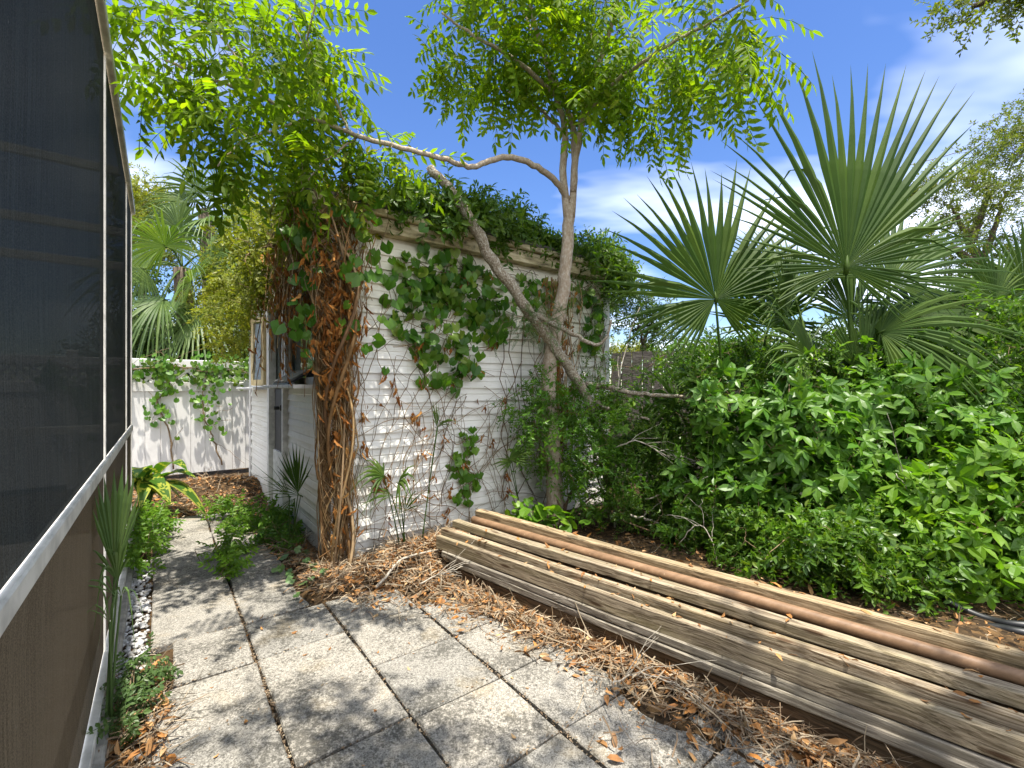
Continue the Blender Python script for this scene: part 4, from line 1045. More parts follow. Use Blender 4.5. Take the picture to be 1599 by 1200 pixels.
# ------------------------------------------------------------------ hedge of shrubs on the right
hg = 'shrubs of the tangled hedge on the right'
def fl(p): q = np.array(p, float) * [1, 1, 0]; q[2] = hz(q); return q
def behind_pile(P): return ((P @ NN) > 2.46) | (P[:, 2] > .5)
def hed(label, bx, bd, blobs, mat, tpl, ntw, per, seed, **kw):
    shrub('shrub', label, 'shrub', fl(W(bx, 605, bd)), blobs, mat, tpl, ntw, per, seed, group=hg, keep=behind_pile, tips=('bright' if seed % 2 else 'creeper', T_palm5 if seed % 3 == 0 else T_oval[1:3], 2), shoot=.35, **kw)
hed('twiggy dark small leaved shrub just right of the tree trunk', 1010, 4.4, [blob(1010, 735, 4.35, 85, 75, .35), blob(980, 660, 4.45, 60, 60, .3)], 'oval', T_small, 120, 8, 501)
hed('dark green shrub below the half round palm frond', 1140, 4.3, [blob(1130, 650, 4.3, 110, 80, .45), blob(1070, 590, 4.7, 70, 45, .3), blob(1130, 575, 5.0, 80, 45, .3), blob(1190, 565, 5.0, 60, 40, .3), blob(1110, 760, 4.2, 100, 70, .3)], 'oval', T_oval, 190, 8, 502)
hed('glossy shrub directly under the tall palm', 1290, 4.0, [blob(1290, 640, 3.95, 120, 85, .45), blob(1250, 580, 4.2, 100, 35, .35), blob(1270, 760, 3.8, 110, 80, .3)], 'oval', T_oval, 165, 8, 503)
hed('glossy shrub right of the tall palm, reaching up among the dry frond', 1440, 3.8, [blob(1430, 630, 3.8, 110, 90, .45), blob(1440, 560, 4.0, 90, 35, .3), blob(1420, 770, 3.5, 100, 80, .3)], 'oval', T_oval, 165, 8, 504)
hed('tall shrub at the right edge of the hedge', 1570, 3.7, [blob(1570, 560, 3.8, 90, 110, .45), blob(1600, 680, 3.5, 90, 120, .4), blob(1530, 700, 3.5, 60, 80, .3)], 'oval', T_oval, 175, 8, 505)
hed('low shrub with pale long twigs behind the middle of the back beam', 1230, 3.65, [blob(1200, 810, 3.7, 100, 60, .25), blob(1310, 830, 3.45, 80, 60, .25)], 'oval', T_oval, 110, 8, 506)
hed('shrub just beyond the right end of the view along the hedge', 1720, 3.3, [blob(1720, 680, 3.3, 110, 120, .45), blob(1800, 760, 3.1, 90, 100, .4)], 'oval', T_oval, 110, 7, 516)
hed('low shrub above the black pipes', 1500, 3.0, [blob(1480, 850, 3.05, 100, 65, .25), blob(1580, 800, 3.0, 60, 100, .3)], 'bright', T_oval, 120, 8, 507, sc=(1.0, 1.5))
hed('sprawling low twiggy shrub in the shade along the left part of the back beam', 1080, 3.95, [blob(1040, 790, 3.95, 90, 50, .22), blob(1120, 825, 3.7, 90, 50, .22), blob(1210, 855, 3.45, 80, 40, .16)], 'oval', T_small, 120, 7, 508)
hed('low loose foliage spilling towards the middle of the back beam', 1330, 3.0, [blob(1300, 865, 3.0, 100, 45, .18), blob(1400, 890, 2.8, 80, 35, .15), blob(1200, 845, 3.3, 90, 40, .18)], 'oval', T_oval, 95, 7, 509)
# creepers with five-part leaves
cg = 'bright creepers climbing over the hedge'
def crp(name, label, bx, bd, blobs, mat, tpl, ntw, per, seed, **kw):
    shrub(name, label, 'creeper', fl(W(bx, 605, bd)), blobs, mat, tpl, ntw, per, seed, group=cg, keep=behind_pile, stems=4, stemr=.006, shell=.6, up=(-.1, -.75, .6), shoot=.4, **{'sc': (.9, 1.55), **kw})
crp('creeper', 'five leaved creeper at the hedge face left of centre, light green', 1150, 3.9, [blob(1155, 680, 3.75, 65, 70, .12), blob(1190, 770, 3.55, 60, 50, .12), blob(1105, 740, 3.8, 50, 50, .12)], 'creeper', T_palm5, 90, 4, 511)
crp('creeper', 'large leaved creeper in the middle of the hedge', 1290, 3.6, [blob(1290, 700, 3.45, 85, 70, .14), blob(1260, 650, 3.55, 80, 40, .12), blob(1340, 770, 3.25, 60, 50, .12)], 'creeper', T_palm5, 115, 4, 512)
crp('creeper', 'broad leaved creeper low over the pipes', 1500, 2.95, [blob(1510, 860, 2.85, 80, 55, .12), blob(1560, 780, 2.95, 55, 60, .14), blob(1450, 800, 3.05, 45, 55, .12)], 'bright', T_palm5, 90, 4, 513)
crp('creeper', 'light green creeper high on the right part of the hedge', 1480, 3.5, [blob(1480, 650, 3.4, 80, 60, .14), blob(1550, 720, 3.2, 55, 60, .14), blob(1400, 620, 3.6, 50, 40, .12)], 'creeper', T_palm5, 110, 4, 514)
crp('creeper', 'small creeper with lobed leaves beside the brown palm stub', 1310, 3.3, [blob(1290, 850, 3.2, 45, 45, .12), blob(1350, 870, 3.1, 50, 40, .12)], 'bright', T_weed, 50, 7, 515, sc=(1.1, 1.6))
# feathery bright sapling spray
rng = R_(520)
sap = thing('feathery_sapling', 'bright yellow green feathery spray sticking out of the hedge', 'sapling', fl(W(1470, 605, 3.3)))
g = Geo(); st = smooth_path([fl(W(1480, 605, 3.3)), W(1480, 830, 3.2), W(1440, 765, 3.1), W(1500, 765, 3.0)], 16); g.tube(st, np.linspace(.008, .003, len(st)), 5); g.build('stem', M['twig'], sap)
l = Geo(); Pn = np.array([W(x, y, d) for (x, y, d) in ((1430, 745, 3.1), (1450, 750, 3.05), (1470, 757, 3.02), (1490, 770, 2.98), (1440, 765, 3.08), (1410, 750, 3.12), (1390, 748, 3.15), (1470, 745, 3.1), (1330, 720, 3.3), (1300, 712, 3.3))])
dd = np.array([[.8, -.25, .12]] * 7 + [[.7, -.4, .35], [.9, -.2, -.05], [.6, -.5, .2]]) + rng.normal(0, .12, (10, 3))
l.inst(T_fern[0], frames(dd, np.array([0, -.55, .8])) * rng.uniform(.8, 1.15, 10)[:, None, None], Pn); l.build('foliage', M['bright'], sap)

# pale dead twigs sticking through the hedge
def stick(name, label, pts, r, mat='paletwig', group=None, forks=0, seed=0, cat='branch', flat=.5):
    g = Geo(); rng = R_(seed + 900); P = smooth_path(pts, 18, .004, rng); g.tube(P, np.linspace(r, r * .5, len(P)), 6)
    for i in range(forks):
        k = rng.integers(3, len(P) - 3); d = unit(P[k] - P[k - 1]) + sph(1, rng)[0] * np.array([.7, .7, flat])
        Q = smooth_path([P[k], P[k] + d * .12 + [0, 0, .02], P[k] + d * rng.uniform(.2, .4)], 6, .004, rng); g.tube(Q, np.linspace(r * .5, r * .2, len(Q)), 5)
    return tag(g.build(name, M[mat], loc=P[0]), label, cat, group)
stick('dead_branch', 'long pale bare branch arching through the middle hedge face', [W(1250, 770, 3.4), W(1300, 800, 3.3), W(1370, 800, 3.2), W(1420, 815, 3.15), W(1510, 832, 3.1)], .010, forks=4, seed=1)
stick('dead_branch', 'forked white dead twig standing just behind the back beam', [W(1120, 880, 3.3), W(1112, 845, 3.3), W(1090, 820, 3.35), W(1060, 850, 3.4)], .005, forks=4, seed=2)
stick('dead_branch', 'grey branch lying in the shade at the foot of the dark shrub', [W(985, 805, 4.0), W(1020, 815, 3.95), W(1060, 835, 3.85)], .012, forks=2, seed=3)
stick('dead_branch', 'leaning pale twigs at the lower right of the hedge', [W(1480, 930, 2.9), W(1440, 860, 2.95), W(1425, 780, 3.0), W(1400, 740, 3.05)], .006, forks=5, seed=4)
stick('dead_branch', 'thin upright white stem in front of the board fence', [W(962, 840, 4.3), W(955, 700, 4.4), W(965, 600, 4.4), W(985, 520, 4.5), W(1000, 480, 4.5)], .008, forks=3, seed=5)
stick('dead_branch', 'tangle of thin bare twigs left in the dark shrub', [W(960, 700, 4.1), W(1000, 690, 4.0), W(1060, 720, 3.95), W(1120, 700, 3.9)], .006, forks=14, seed=6)
stick('dead_branch', 'bare twigs crossing the shaded hedge foot behind the beam', [W(1010, 780, 3.9), W(1060, 770, 3.8), W(1110, 800, 3.7), W(1190, 790, 3.6)], .006, forks=14, seed=7)
stick('fallen_branch', 'pale curved stick lying on the litter mound by the wall', [UV(2.92, 1.12, .03), UV(3.02, 1.35, .13), UV(3.02, 1.6, .145), UV(2.98, 1.75, .12)], .010, seed=8, mat='paletwig')
stick('fallen_branch', 'short dark twig lying across the patio edge near the pile', [UV(1.78, 1.46, .01), UV(1.78, 1.62, .03), UV(1.85, 1.78, .05), UV(1.9, 1.95, .06)], .006, forks=3, seed=9, flat=.05, mat='twig')
stick('fallen_branch', 'bundle of grey twigs beside the left end of the pile', [UV(2.75, 1.35, .05), UV(2.7, 1.6, .11), UV(2.62, 1.85, .12)], .005, forks=12, seed=10, flat=.05)
stick('fallen_branch', 'pale bent twigs heaped mid way along the timber pile', [TN(1.05, 1.78, .02), TN(.95, 1.92, .05), TN(.62, 2.0, .03)], .004, forks=14, seed=11, flat=.02)
# tan palm stub
sb = fl(W(1300, 605, 3.25)); g = Geo(); P = smooth_path([sb + [0, 0, -.02], sb + [.005, 0, .1], sb + [-.02, 0, .2]], 6); g.tube(P, [.055, .05, .048, .045, .036, .03, .02][:len(P)], 8)
for i in range(5): g.tube(smooth_path([sb + [.02 * i - .04, 0, .1], sb + [.05 * i - .12, -.05, .2]], 4), [.01, .008, .006, .004][:4] if False else np.linspace(.012, .004, 5), 5)
tag(g.build('palm_stub', M['palmdry'], loc=sb), 'tan fibrous palm stub poking up behind the back beam', 'palm stub')

# bush at the tree foot
def off_wall(P): return ((P @ D1) < UC - .03) | ((P @ D2) < VC - .05) | (P[:, 2] > ZE + .05)
shrub('shrub', 'small leaved shrub wrapped round the foot of the pale tree trunk', 'shrub', fl(W(880, 605, 4.25)), [blob(880, 690, 4.15, 70, 60, .25), blob(910, 640, 4.3, 50, 50, .22), blob(850, 640, 4.1, 40, 40, .15), blob(930, 730, 4.2, 50, 60, .25)],
      'creeper', T_small, 85, 7, 531, keep=off_wall, sc=(1.0, 1.6), tips=('bright', T_weed, 2), shoot=.3)
shrub('seedling_patch', 'bright broad leaved seedlings between the tree foot and the back beam', 'seedlings', fl(W(840, 605, 4.0)), [blob(832, 795, 3.95, 28, 18, .12), blob(872, 808, 3.9, 25, 14, .1)],
      'bright', [lobed(.09, .15, 3, .12)], 26, 3, 532, stems=5, stemr=.003)
# light sprays on the fallen trunk
shrub('air_plant', 'feathery grey green tuft growing on the leaning dead trunk', 'plant', W(845, 505, 4.05), [blob(850, 500, 3.98, 45, 38, .12), blob(800, 510, 3.95, 28, 24, .08)], 'grassy', T_fern, 40, 4, 533, stems=4, stemr=.003, keep=off_wall, sc=(.3, .5))

# ------------------------------------------------------------------ vines on the shed
def wallp(v, z, off): return UV(UC - .03 - off, VC + v, z)
rng = R_(601)
dv = thing('dead_vine', 'thick brown column of dead vine stems on the shed corner', 'vine', UV(UC - .1, VC))
g = Geo()
def cloud_col(z):    # half width and centre of the bundle by height, metres along the wall from the corner
    w = np.interp(z, [0, .3, .9, 1.5, 2.0, 2.4, 2.8], [.07, .085, .09, .12, .17, .23, .27]); c = np.interp(z, [0, .3, 1.0, 2.0, 2.4, 2.8], [.0, .02, .0, -.04, -.07, -.08])
    return w, c
for i in range(360):
    a = rng.normal(0, .6); b = rng.uniform(.01, 1); z1 = rng.uniform(2.3, 2.86) if rng.uniform() < .8 else rng.uniform(1.2, 2.3); z0 = max(.02, rng.normal(.05, .22)) if rng.uniform() < .75 else rng.uniform(.5, 1.8)
    if z0 > z1 - .3: continue
    k = 12; z = np.linspace(z1, z0, k); w, c = cloud_col(z)
    ph = rng.uniform(0, 6, 3); al = np.clip(a, -1.5, 1.5) * w + c + .035 * np.sin(z * rng.uniform(2, 7) + ph[0]) * w / .14 + rng.normal(0, .02, k)
    dp = .02 + .16 * b * w / .2 + .03 * np.sin(z * 4 + ph[1]) + rng.normal(0, .013, k)
    # wraps round the corner: negative along = down the end wall
    P = np.array([UV(UC - .03 - d_ if s > -.02 else UC - .03 - d_ * .6 - s * .9, VC + s if s > -.02 else VC - .03 - d_ * .7, zz) for s, d_, zz in zip(al, dp, z)])
    r = rng.choice([.0014, .0024, .004, .006], p=[.48, .34, .14, .04])
    g.tube(smooth_path(P, k * 2), r, 4, cap=False)
for i in range(5):     # a few stout twisted stems
    k = 14; z = np.linspace(rng.uniform(2.2, 2.8), .03, k); w, c = cloud_col(z); ph = rng.uniform(0, 6)
    s = c + w * .8 * np.sin(z * rng.uniform(1.5, 4) + ph); d_ = .10 + .09 * np.cos(z * 3 + ph) + .05
    g.tube(smooth_path([UV(UC - .03 - a_, VC + b_, zz) for a_, b_, zz in zip(d_, s, z)], k * 2), rng.uniform(.007, .013), 6, cap=False)
g.build('stems', M['deadvine'], dv)
g = Geo()
n = 480; z = np.clip(np.where(rng.uniform(size=n) < .7, rng.normal(1.8, .33, n), rng.uniform(.2, 2.6, n)), .15, 2.6); w, c = cloud_col(z); s = np.clip(rng.normal(0, .6, n), -1.4, 1.3) * w + c; d_ = .05 + .2 * rng.uniform(size=n) * w / .2 + .02
P = np.array([UV(UC - .03 - a_, VC + b_, zz) for a_, b_, zz in zip(d_, s, z)])
Mx = .8 * frames(sph(n, rng) * .4 + [0, 0, -1.0], np.array([.2, -1, .2]), rng.normal(0, 1.2, n)) * np.stack([rng.uniform(.6, 1.15, n), rng.uniform(.3, .6, n), rng.uniform(.5, .9, n)], -1)[:, None, :]
wt = rng.integers(0, 4, n)
for i in range(4): g.inst(T_dead[i], Mx[wt == i], P[wt == i])
g.build('dead_leaves', M['deadleaf'], dv)

# curtain of fine dead stems over the upper end wall
rng = R_(605)
dc = thing('dead_vine', 'loose curtain of fine dead stems hanging over the shed end wall', 'vine', UV(UC + .6, VC - .1, 0))
g = Geo(); Q = []
for i in range(130):
    u0 = UC + abs(rng.normal(.1, .75)); z1 = rng.uniform(2.3, 2.9); z0 = z1 - rng.uniform(.3, 1.1); k = 9
    z = np.linspace(z1, z0, k); ph = rng.uniform(0, 6); a = .10 + .25 * rng.uniform() * np.linspace(.3, 1, k) ** .5
    P = [UV(u0 + .07 * math.sin(zz * 4 + ph) + rng.normal(0, .02), VC - aa - rng.uniform(0, .02), zz) for zz, aa in zip(z, a)]
    g.tube(smooth_path(P, 18), rng.choice([.0013, .0022, .0035]), 4, cap=False); Q += [P[rng.integers(1, k)], P[rng.integers(3, k)]]
g.build('stems', M['deadvine'], dc)
g = Geo(); Q = np.array(Q); n = len(Q)
Mx = .8 * frames(sph(n, rng) * .4 + [0, 0, -1.0], np.array([-.4, -1, .2]), rng.normal(0, 1, n)) * np.stack([rng.uniform(.6, 1.1, n), rng.uniform(.3, .6, n), rng.uniform(.5, .9, n)], -1)[:, None, :]
wt = rng.integers(0, 4, n)
for i in range(4): g.inst(T_dead[i], Mx[wt == i], Q[wt == i])
g.build('dead_leaves', M['deadleaf'], dc)

# thin bare stems all over the long wall
tv = thing('dry_creeper', 'web of thin brown leafless creeper stems on the white siding', 'vine', UV(UC - .04, VC + 1.2))
g = Geo(); leafP = []
for i in range(150):
    v0 = abs(rng.normal(.35, .65)) if rng.uniform() < .65 else rng.uniform(.2, 3.0); up_ = rng.uniform() < .55
    z0 = rng.uniform(.05, .5) if up_ else rng.uniform(.9, 2.5)
    ang = (rng.normal(math.pi / 2, .45) if up_ else rng.normal(-math.pi / 2, .55)) if rng.uniform() < .78 else rng.uniform(-.5, .4)
    L = rng.uniform(.35, 1.7); k = 14; st_ = L / k; p = [v0, z0]; pts = []
    for j in range(k):
        ang += rng.normal(0, .22); p = [p[0] + math.cos(ang) * st_, p[1] + math.sin(ang) * st_]
        if p[0] < .02 or p[0] > LW or p[1] < .05 or p[1] > 2.5: break
        pts.append(wallp(p[0], p[1], .008 + .012 * abs(math.sin(j * .9 + i)) + (.02 if i % 7 == 0 else 0)))
    if len(pts) > 3:
        g.tube(smooth_path(pts, len(pts) * 2), np.linspace(.0036, .0014, 1 + 2 * (len(pts) - 1)) * rng.uniform(.7, 1.4) if False else rng.uniform(.0014, .0034), 4, cap=False)
        if v0 < 1.6 and rng.uniform() < .45: leafP.append(pts[rng.integers(1, len(pts))])
for i in range(9):     # dangling bare stems and the long diagonals
    v0 = rng.uniform(1.45, 2.2); pts = [wallp(v0 + rng.normal(0, .05) + .03 * math.sin(zz * 3 + i), zz, .02 + .01 * i % .05) for zz in np.linspace(2.3 - .1 * i, rng.uniform(.1, .8), 9)]
    g.tube(smooth_path(pts, 20), .0045, 5, cap=False)
g.build('stems', M['twig'], tv)
g = Geo(); P = []
for p in leafP:
    for j in range(rng.integers(2, 7)): P.append(p + np.array([rng.normal(0, .02), rng.normal(0, .012) - .02, rng.normal(0, .03)]))
P = np.array(P); n = len(P)
Mx = .7 * frames(sph(n, rng) * .3 + [0, 0, -1.0], np.array([.3, -1, .2]), rng.normal(0, .9, n)) * np.stack([rng.uniform(.6, 1.1, n), rng.uniform(.25, .6, n), rng.uniform(.6, 1, n)], -1)[:, None, :]
wt = rng.integers(0, 4, n)
for i in range(4): g.inst(T_dead[i], Mx[wt == i], P[wt == i])
g.build('dead_leaves', M['deadleaf'], tv)
# red brown dead leaves under the eave behind the tree
dv2 = thing('dead_vine', 'reddish brown dead vine hanging on the wall behind the tree trunk', 'vine', wallp(2.25, 0, 0))
g = Geo()
for i in range(34):
    v0 = rng.normal(2.2, .1); zz = np.linspace(2.45, rng.uniform(.15, 1.0), 10)
    g.tube(smooth_path([wallp(v0 + .05 * math.sin(z_ * 3 + i) + rng.normal(0, .012), z_, .03 + .1 * abs(math.sin(i))) for z_ in zz], 20), rng.uniform(.002, .005), 4, cap=False)
g.build('stems', M['deadvine'], dv2)
g = Geo(); n = 230; z = rng.uniform(.7, 2.45, n); P = np.array([wallp(2.2 + rng.normal(0, .11), z_, .03 + .13 * rng.uniform()) for z_ in z])
Mx = .75 * frames(sph(n, rng) * .35 + [0, 0, -1.0], np.array([.3, -1, .2]), rng.normal(0, .9, n)) * np.stack([rng.uniform(.7, 1.1, n), rng.uniform(.35, .7, n), rng.uniform(.6, 1, n)], -1)[:, None, :]
wt = rng.integers(0, 4, n)
for i in range(4): g.inst(T_dead[i], Mx[wt == i], P[wt == i])
g.build('dead_leaves', M['deadleaf'], dv2)

# broad leaved green vine on the wall
def wallvine(label, pxb, mat, tpl, n, seed, name='wall_vine', sc=(.75, 1.25), offmax=.16, stems=12, base=None):
    rng = R_(seed)
    # pxb: ellipses on the wall in metres (v along the wall, z, rv, rz)
    t = thing(name, label, 'vine', base if base is not None else wallp(pxb[0][0], pxb[0][1], .02), None)
    w = np.array([e[2] * e[3] for e in pxb]); k = rng.choice(len(pxb), n, p=w / w.sum()); E = np.array(pxb)[k]
    a = rng.uniform(0, 2 * math.pi, n); r = np.sqrt(rng.uniform(0, 1, n))
    v = E[:, 0] + np.cos(a) * r * E[:, 2]; z = E[:, 1] + np.sin(a) * r * E[:, 3]; off = .02 + rng.uniform(0, 1, n) ** 1.5 * offmax * (1.1 - r)
    P = np.array([wallp(a_, b_, c_) for a_, b_, c_ in zip(v, z, off)])
    d = np.stack([rng.normal(0, .5, n), rng.normal(-.15, .2, n), rng.normal(-.85, .35, n)], -1)
    Mx = frames(d, n_long + np.array([0, 0, .5]) + rng.normal(0, .45, (n, 3)), rng.normal(0, .4, n)) * rng.uniform(*sc, n)[:, None, None]
    g = Geo(); vs_ = [e[0] for e in pxb]; zt_ = max(e[1] for e in pxb)
    g.tube(smooth_path([wallp(q, zt_ + .03 * math.sin(i * 2.0), .03) for i, q in enumerate(np.linspace(min(vs_) - .15, max(vs_) + .15, 8))], 16), .004, 4, cap=False)
    for i in range(stems):
        e = pxb[rng.integers(len(pxb))]; vv = e[0] + rng.normal(0, e[2] * .4)
        g.tube(smooth_path([wallp(vv + .07 * math.sin(q * 5 + i), zz, .02 + .03 * (q % 1)) for q, zz in enumerate(np.linspace(e[1] + e[3], e[1] - e[3], 7))], 14), .0035, 4, cap=False)
    g.build('stems', M['twig'], t)
    g = Geo(); wt = rng.integers(0, len(tpl), n)
    for i, tp in enumerate(tpl): g.inst(tp, Mx[wt == i], P[wt == i])
    g.build('leaves', M[mat], t)
    return t
def onwall(x, y):      # pixel to the wall's own coordinates
    r = (x - 800) / F; c = UV(UC - .1, VC); s = (r * c[1] - c[0]) / (D2[0] - r * D2[1]); Y = c[1] + D2[1] * s
    return s, CH + (HZ - y) / F * Y
def el(x, y, rx, ry):
    s, z = onwall(x, y); Y = UV(UC, VC + s)[1]
    return (s, z, rx * Y / F / .8, ry * Y / F)
wallvine('broad dark green vine hanging from the eave down the middle of the wall', [el(690, 420, 55, 45), el(660, 450, 45, 40), el(735, 450, 55, 50), el(690, 500, 60, 50), el(700, 560, 45, 35), el(735, 560, 25, 30), el(700, 595, 25, 14), el(770, 500, 25, 40)], 'darkvine', T_lobe, 400, 611, sc=(.4, 1.05), offmax=.22)
wallvine('dark leafy vine behind the tree trunk under the right half of the eave', [el(830, 450, 40, 30), el(900, 450, 50, 25), el(850, 500, 30, 40), el(925, 500, 25, 50), el(800, 470, 20, 35)], 'darkvine', T_lobe, 150, 612, sc=(.5, .9))
wallvine('slim green vine strand low on the wall left of the tree', [el(735, 690, 14, 30), el(722, 725, 14, 20), el(738, 745, 14, 22), el(728, 775, 12, 14)], 'creeper', T_lobes, 60, 613, stems=2, offmax=.06)
wallvine('leafy vine tangle at the right end of the shed wall', [el(940, 560, 25, 90), el(905, 600, 30, 70), el(935, 450, 30, 30)], 'oval', [s for s in T_small], 120, 614, sc=(.9, 1.4), offmax=.3)

# creeper over the roof
def roofkeep(P): return (P[:, 2] > ZE - .25)
rng = R_(620)
def roofp(u, v, z): return UV(UC + u, VC + v, ZE + .03 + z)
def roofvine(label, cs, ntw, per, mat, tpl, seed, base):
    bl = [(roofp(*c[:3]), np.array(c[3])) for c in cs]
    shrub('roof_vine', label, 'vine', base, bl, mat, tpl, ntw, per, seed, stems=7, stemr=.008, group='creepers on the shed roof', keep=lambda P: (P[:, 2] > ZE - .02) | off_wall(P), sc=(.9, 1.4), shell=.2)
roofvine('leafy creeper heaped along the middle of the shed roof edge', [(.05, 1.0, .12, (.4, .3, .2)), (.1, 1.5, .16, (.35, .3, .24)), (.2, 1.9, .1, (.35, .3, .16)), (.0, .6, .08, (.3, .25, .16))], 230, 7, 'roofvine', T_oval, 621, roofp(.1, 1.2, 0))
roofvine('low creeper trailing over the right part of the roof', [(.1, 2.4, .06, (.4, .3, .12)), (.05, 2.9, .04, (.35, .3, .12)), (.3, 3.1, .08, (.4, .4, .16)), (-.05, 3.1, -.12, (.2, .2, .14))], 230, 7, 'roofvine', T_oval, 622, roofp(.1, 2.6, 0))
roofvine('creeper heap over the left corner of the shed roof', [(.1, .1, .12, (.35, .35, .22)), (.6, .0, .15, (.4, .4, .25)), (1.3, -.05, .05, (.5, .5, .3)), (.0, -.1, -.1, (.25, .2, .2))], 100, 6, 'yellowgreen', T_oval, 623, roofp(.4, .1, 0))
# cascade on the end wall
shrub('wall_vine', 'yellow green vine curtain falling over the shed end wall', 'vine', roofp(1.3, 0, 0), [(UV(UC + 1.0, VC - .2, 2.5), np.array([.35, .35, .35])), (UV(UC + 1.9, VC - .2, 2.5), np.array([.4, .35, .35])), (UV(UC + 2.9, VC - .25, 2.45), np.array([.45, .4, .4])), (UV(UC + 3.6, VC - .25, 2.3), np.array([.4, .4, .5])), (UV(UC + .3, VC - .15, 2.45), np.array([.2, .2, .25]))],
      'yellowgreen', T_oval + T_weed, 150, 7, 624, stems=9, stemr=.006, keep=lambda P: (P[:, 2] > ZE - .02) | ((P @ D2) < VC - .04), sc=(.9, 1.4), droop=.5)
# leaves hanging among the dead stems
rng = R_(630)
gv = thing('green_vine', 'scattered fresh green vine leaves among the dead corner stems', 'vine', UV(UC - .2, VC))
g = Geo(); n = 95; z = rng.choice([2.55, 2.4, 2.2, 1.95, 1.75, 2.65], n) + rng.normal(0, .09, n); s = rng.normal(0, .26, n)
P = np.array([UV(UC - .2 - rng.uniform(0, .12) if s_ > 0 else UC - .1, VC + s_ if s_ > 0 else VC - .15 + s_ * .4, z_) for s_, z_ in zip(s, z)])
g.inst(T_lobes[0], frames(np.stack([rng.normal(0, .5, n), rng.normal(-.1, .2, n), rng.normal(-.8, .3, n)], -1), np.array([.3, -1, .4]), rng.normal(0, .4, n)) * rng.uniform(.9, 1.6, n)[:, None, None], P)
g.build('leaves', M['creeper'], gv)
g = Geo()
for i in range(10):
    s_ = rng.normal(0, .25); g.tube(smooth_path([UV(UC - .2, VC + s_ + rng.normal(0, .04), zz) for zz in np.linspace(2.75, rng.uniform(1.6, 2.1), 7)], 14), .0025, 4, cap=False)
g.build('stem', M['twig'], gv)

# vines on the white fence
def fvine(label, pts, n, seed, mat='creeper', tpl=None, spread=.08, name='fence_vine'):
    rng = R_(seed); t = thing(name, label, 'vine', pts[0] * [1, 1, 0] + [0, 0, max(0, hz(pts[0]))], 'vines climbing the white fence')
    g = Geo(); P = smooth_path(pts, 24, .012, rng); g.tube(P, np.linspace(.012, .005, len(P)), 6)
    for i in range(16):
        k = rng.integers(2, len(P)); d = np.array([rng.normal(0, .3), -.02, rng.normal(-.05, .25)])
        g.tube(smooth_path([P[k], P[k] + d * .5 + [0, -.02, .03], P[k] + d], 6, .01, rng), .003, 4, cap=False)
    g.build('stem', M['twig'], t)
    g = Geo(); k = np.clip((len(P) * (1 - rng.uniform(0, 1, n) ** 2 * .75)).astype(int), 0, len(P) - 1); Q = P[k] + rng.normal(0, 1, (n, 3)) * [spread * 1.6, spread * .4, spread]
    Q[:, 1] -= .03
    g.inst((tpl or T_lobe)[0], frames(np.stack([rng.normal(0, .6, n), rng.normal(-.2, .2, n), rng.normal(-.6, .4, n)], -1), np.array([.4, -1, .5]), rng.normal(0, .4, n)) * rng.uniform(.4, .85, n)[:, None, None], Q)
    g.build('leaves', M[mat], t)
ff = fu - .07
def fp(v, z): return UV(ff, v, z)
fvine('dark leaved vine on the left of the fence above the striped plant', [fp(-.62, .1), fp(-.6, .6), fp(-.7, 1.0), fp(-.95, 1.35), fp(-1.1, 1.55)], 110, 641, 'darkvine')
fvine('vine with a bare twisted stem in the middle of the fence', [fp(.15, .15), fp(.1, .7), fp(-.05, 1.1), fp(.1, 1.4), fp(.0, 1.7)], 120, 642, 'creeper')
fvine('vine with pale thick stem at the right of the fence by the shed', [fp(.75, .15), fp(.62, .6), fp(.5, 1.0), fp(.55, 1.4), fp(.7, 1.75)], 140, 643, 'creeper', spread=.12)
fvine('short leafy vine over the lattice at the left end of the fence', [fp(-.95, 1.2), fp(-.7, 1.45), fp(-.35, 1.6)], 90, 644, 'darkvine')

fvine('leafy vine trailing along the lattice on top of the fence', [fp(-1.1, 1.62), fp(-.5, 1.58), fp(.1, 1.66), fp(.6, 1.58), fp(1.1, 1.66)], 170, 645, 'roofvine', None, .1)
# ------------------------------------------------------------------ small plants
# shell ginger
rng = R_(701)
gb = G(262, 800); gb = UV(6.05, -.12); gb[2] = hz(gb)
gin = thing('striped_ginger', 'clump of big yellow striped ginger leaves at the path end', 'plant', gb)
def bigleaf(geo, p0, d, L, w, droop, rng, up=(0, 0, 1)):
    k, mrow = 22, 7; t = np.linspace(0, 1, k); d = unit(d); side = unit(np.cross(d, up)); nn_ = np.cross(side, d)
    cen = p0 + d * (t * L)[:, None] + np.array([0, 0, -1.0]) * (droop * L * t ** 2)[:, None]
    hw = w / 2 * np.sin(np.clip(t * 1.02, 0, 1) ** .8 * math.pi) ** .8
    s = np.linspace(-1, 1, mrow)
    V = cen[:, None] + side * (s[None, :, None] * hw[:, None, None]) + nn_ * (np.abs(s)[None, :, None] * hw[:, None, None] * .35)
    kk = (np.arange(k - 1)[:, None] * mrow + np.arange(mrow - 1)[None])
    q = np.stack([kk, kk + mrow, kk + mrow + 1, kk + 1], -1)
    # slanting stripes
    row = np.arange(k - 1)[:, None] - np.abs(np.arange(mrow - 1)[None] - 2.5).astype(int)
    ph = rng.integers(0, 5); mi = (((row + ph) % 5) < 1.0).astype(int) | (rng.uniform(size=row.shape) < .06).astype(int)
    edge = (np.abs(np.arange(mrow - 1) - 2.5) > 2)[None] & (rng.uniform() < .4)
    mi = np.where(edge, 1, mi)
    geo.add(V.reshape(-1, 3), q.reshape(-1, 4), mi.ravel(), True)
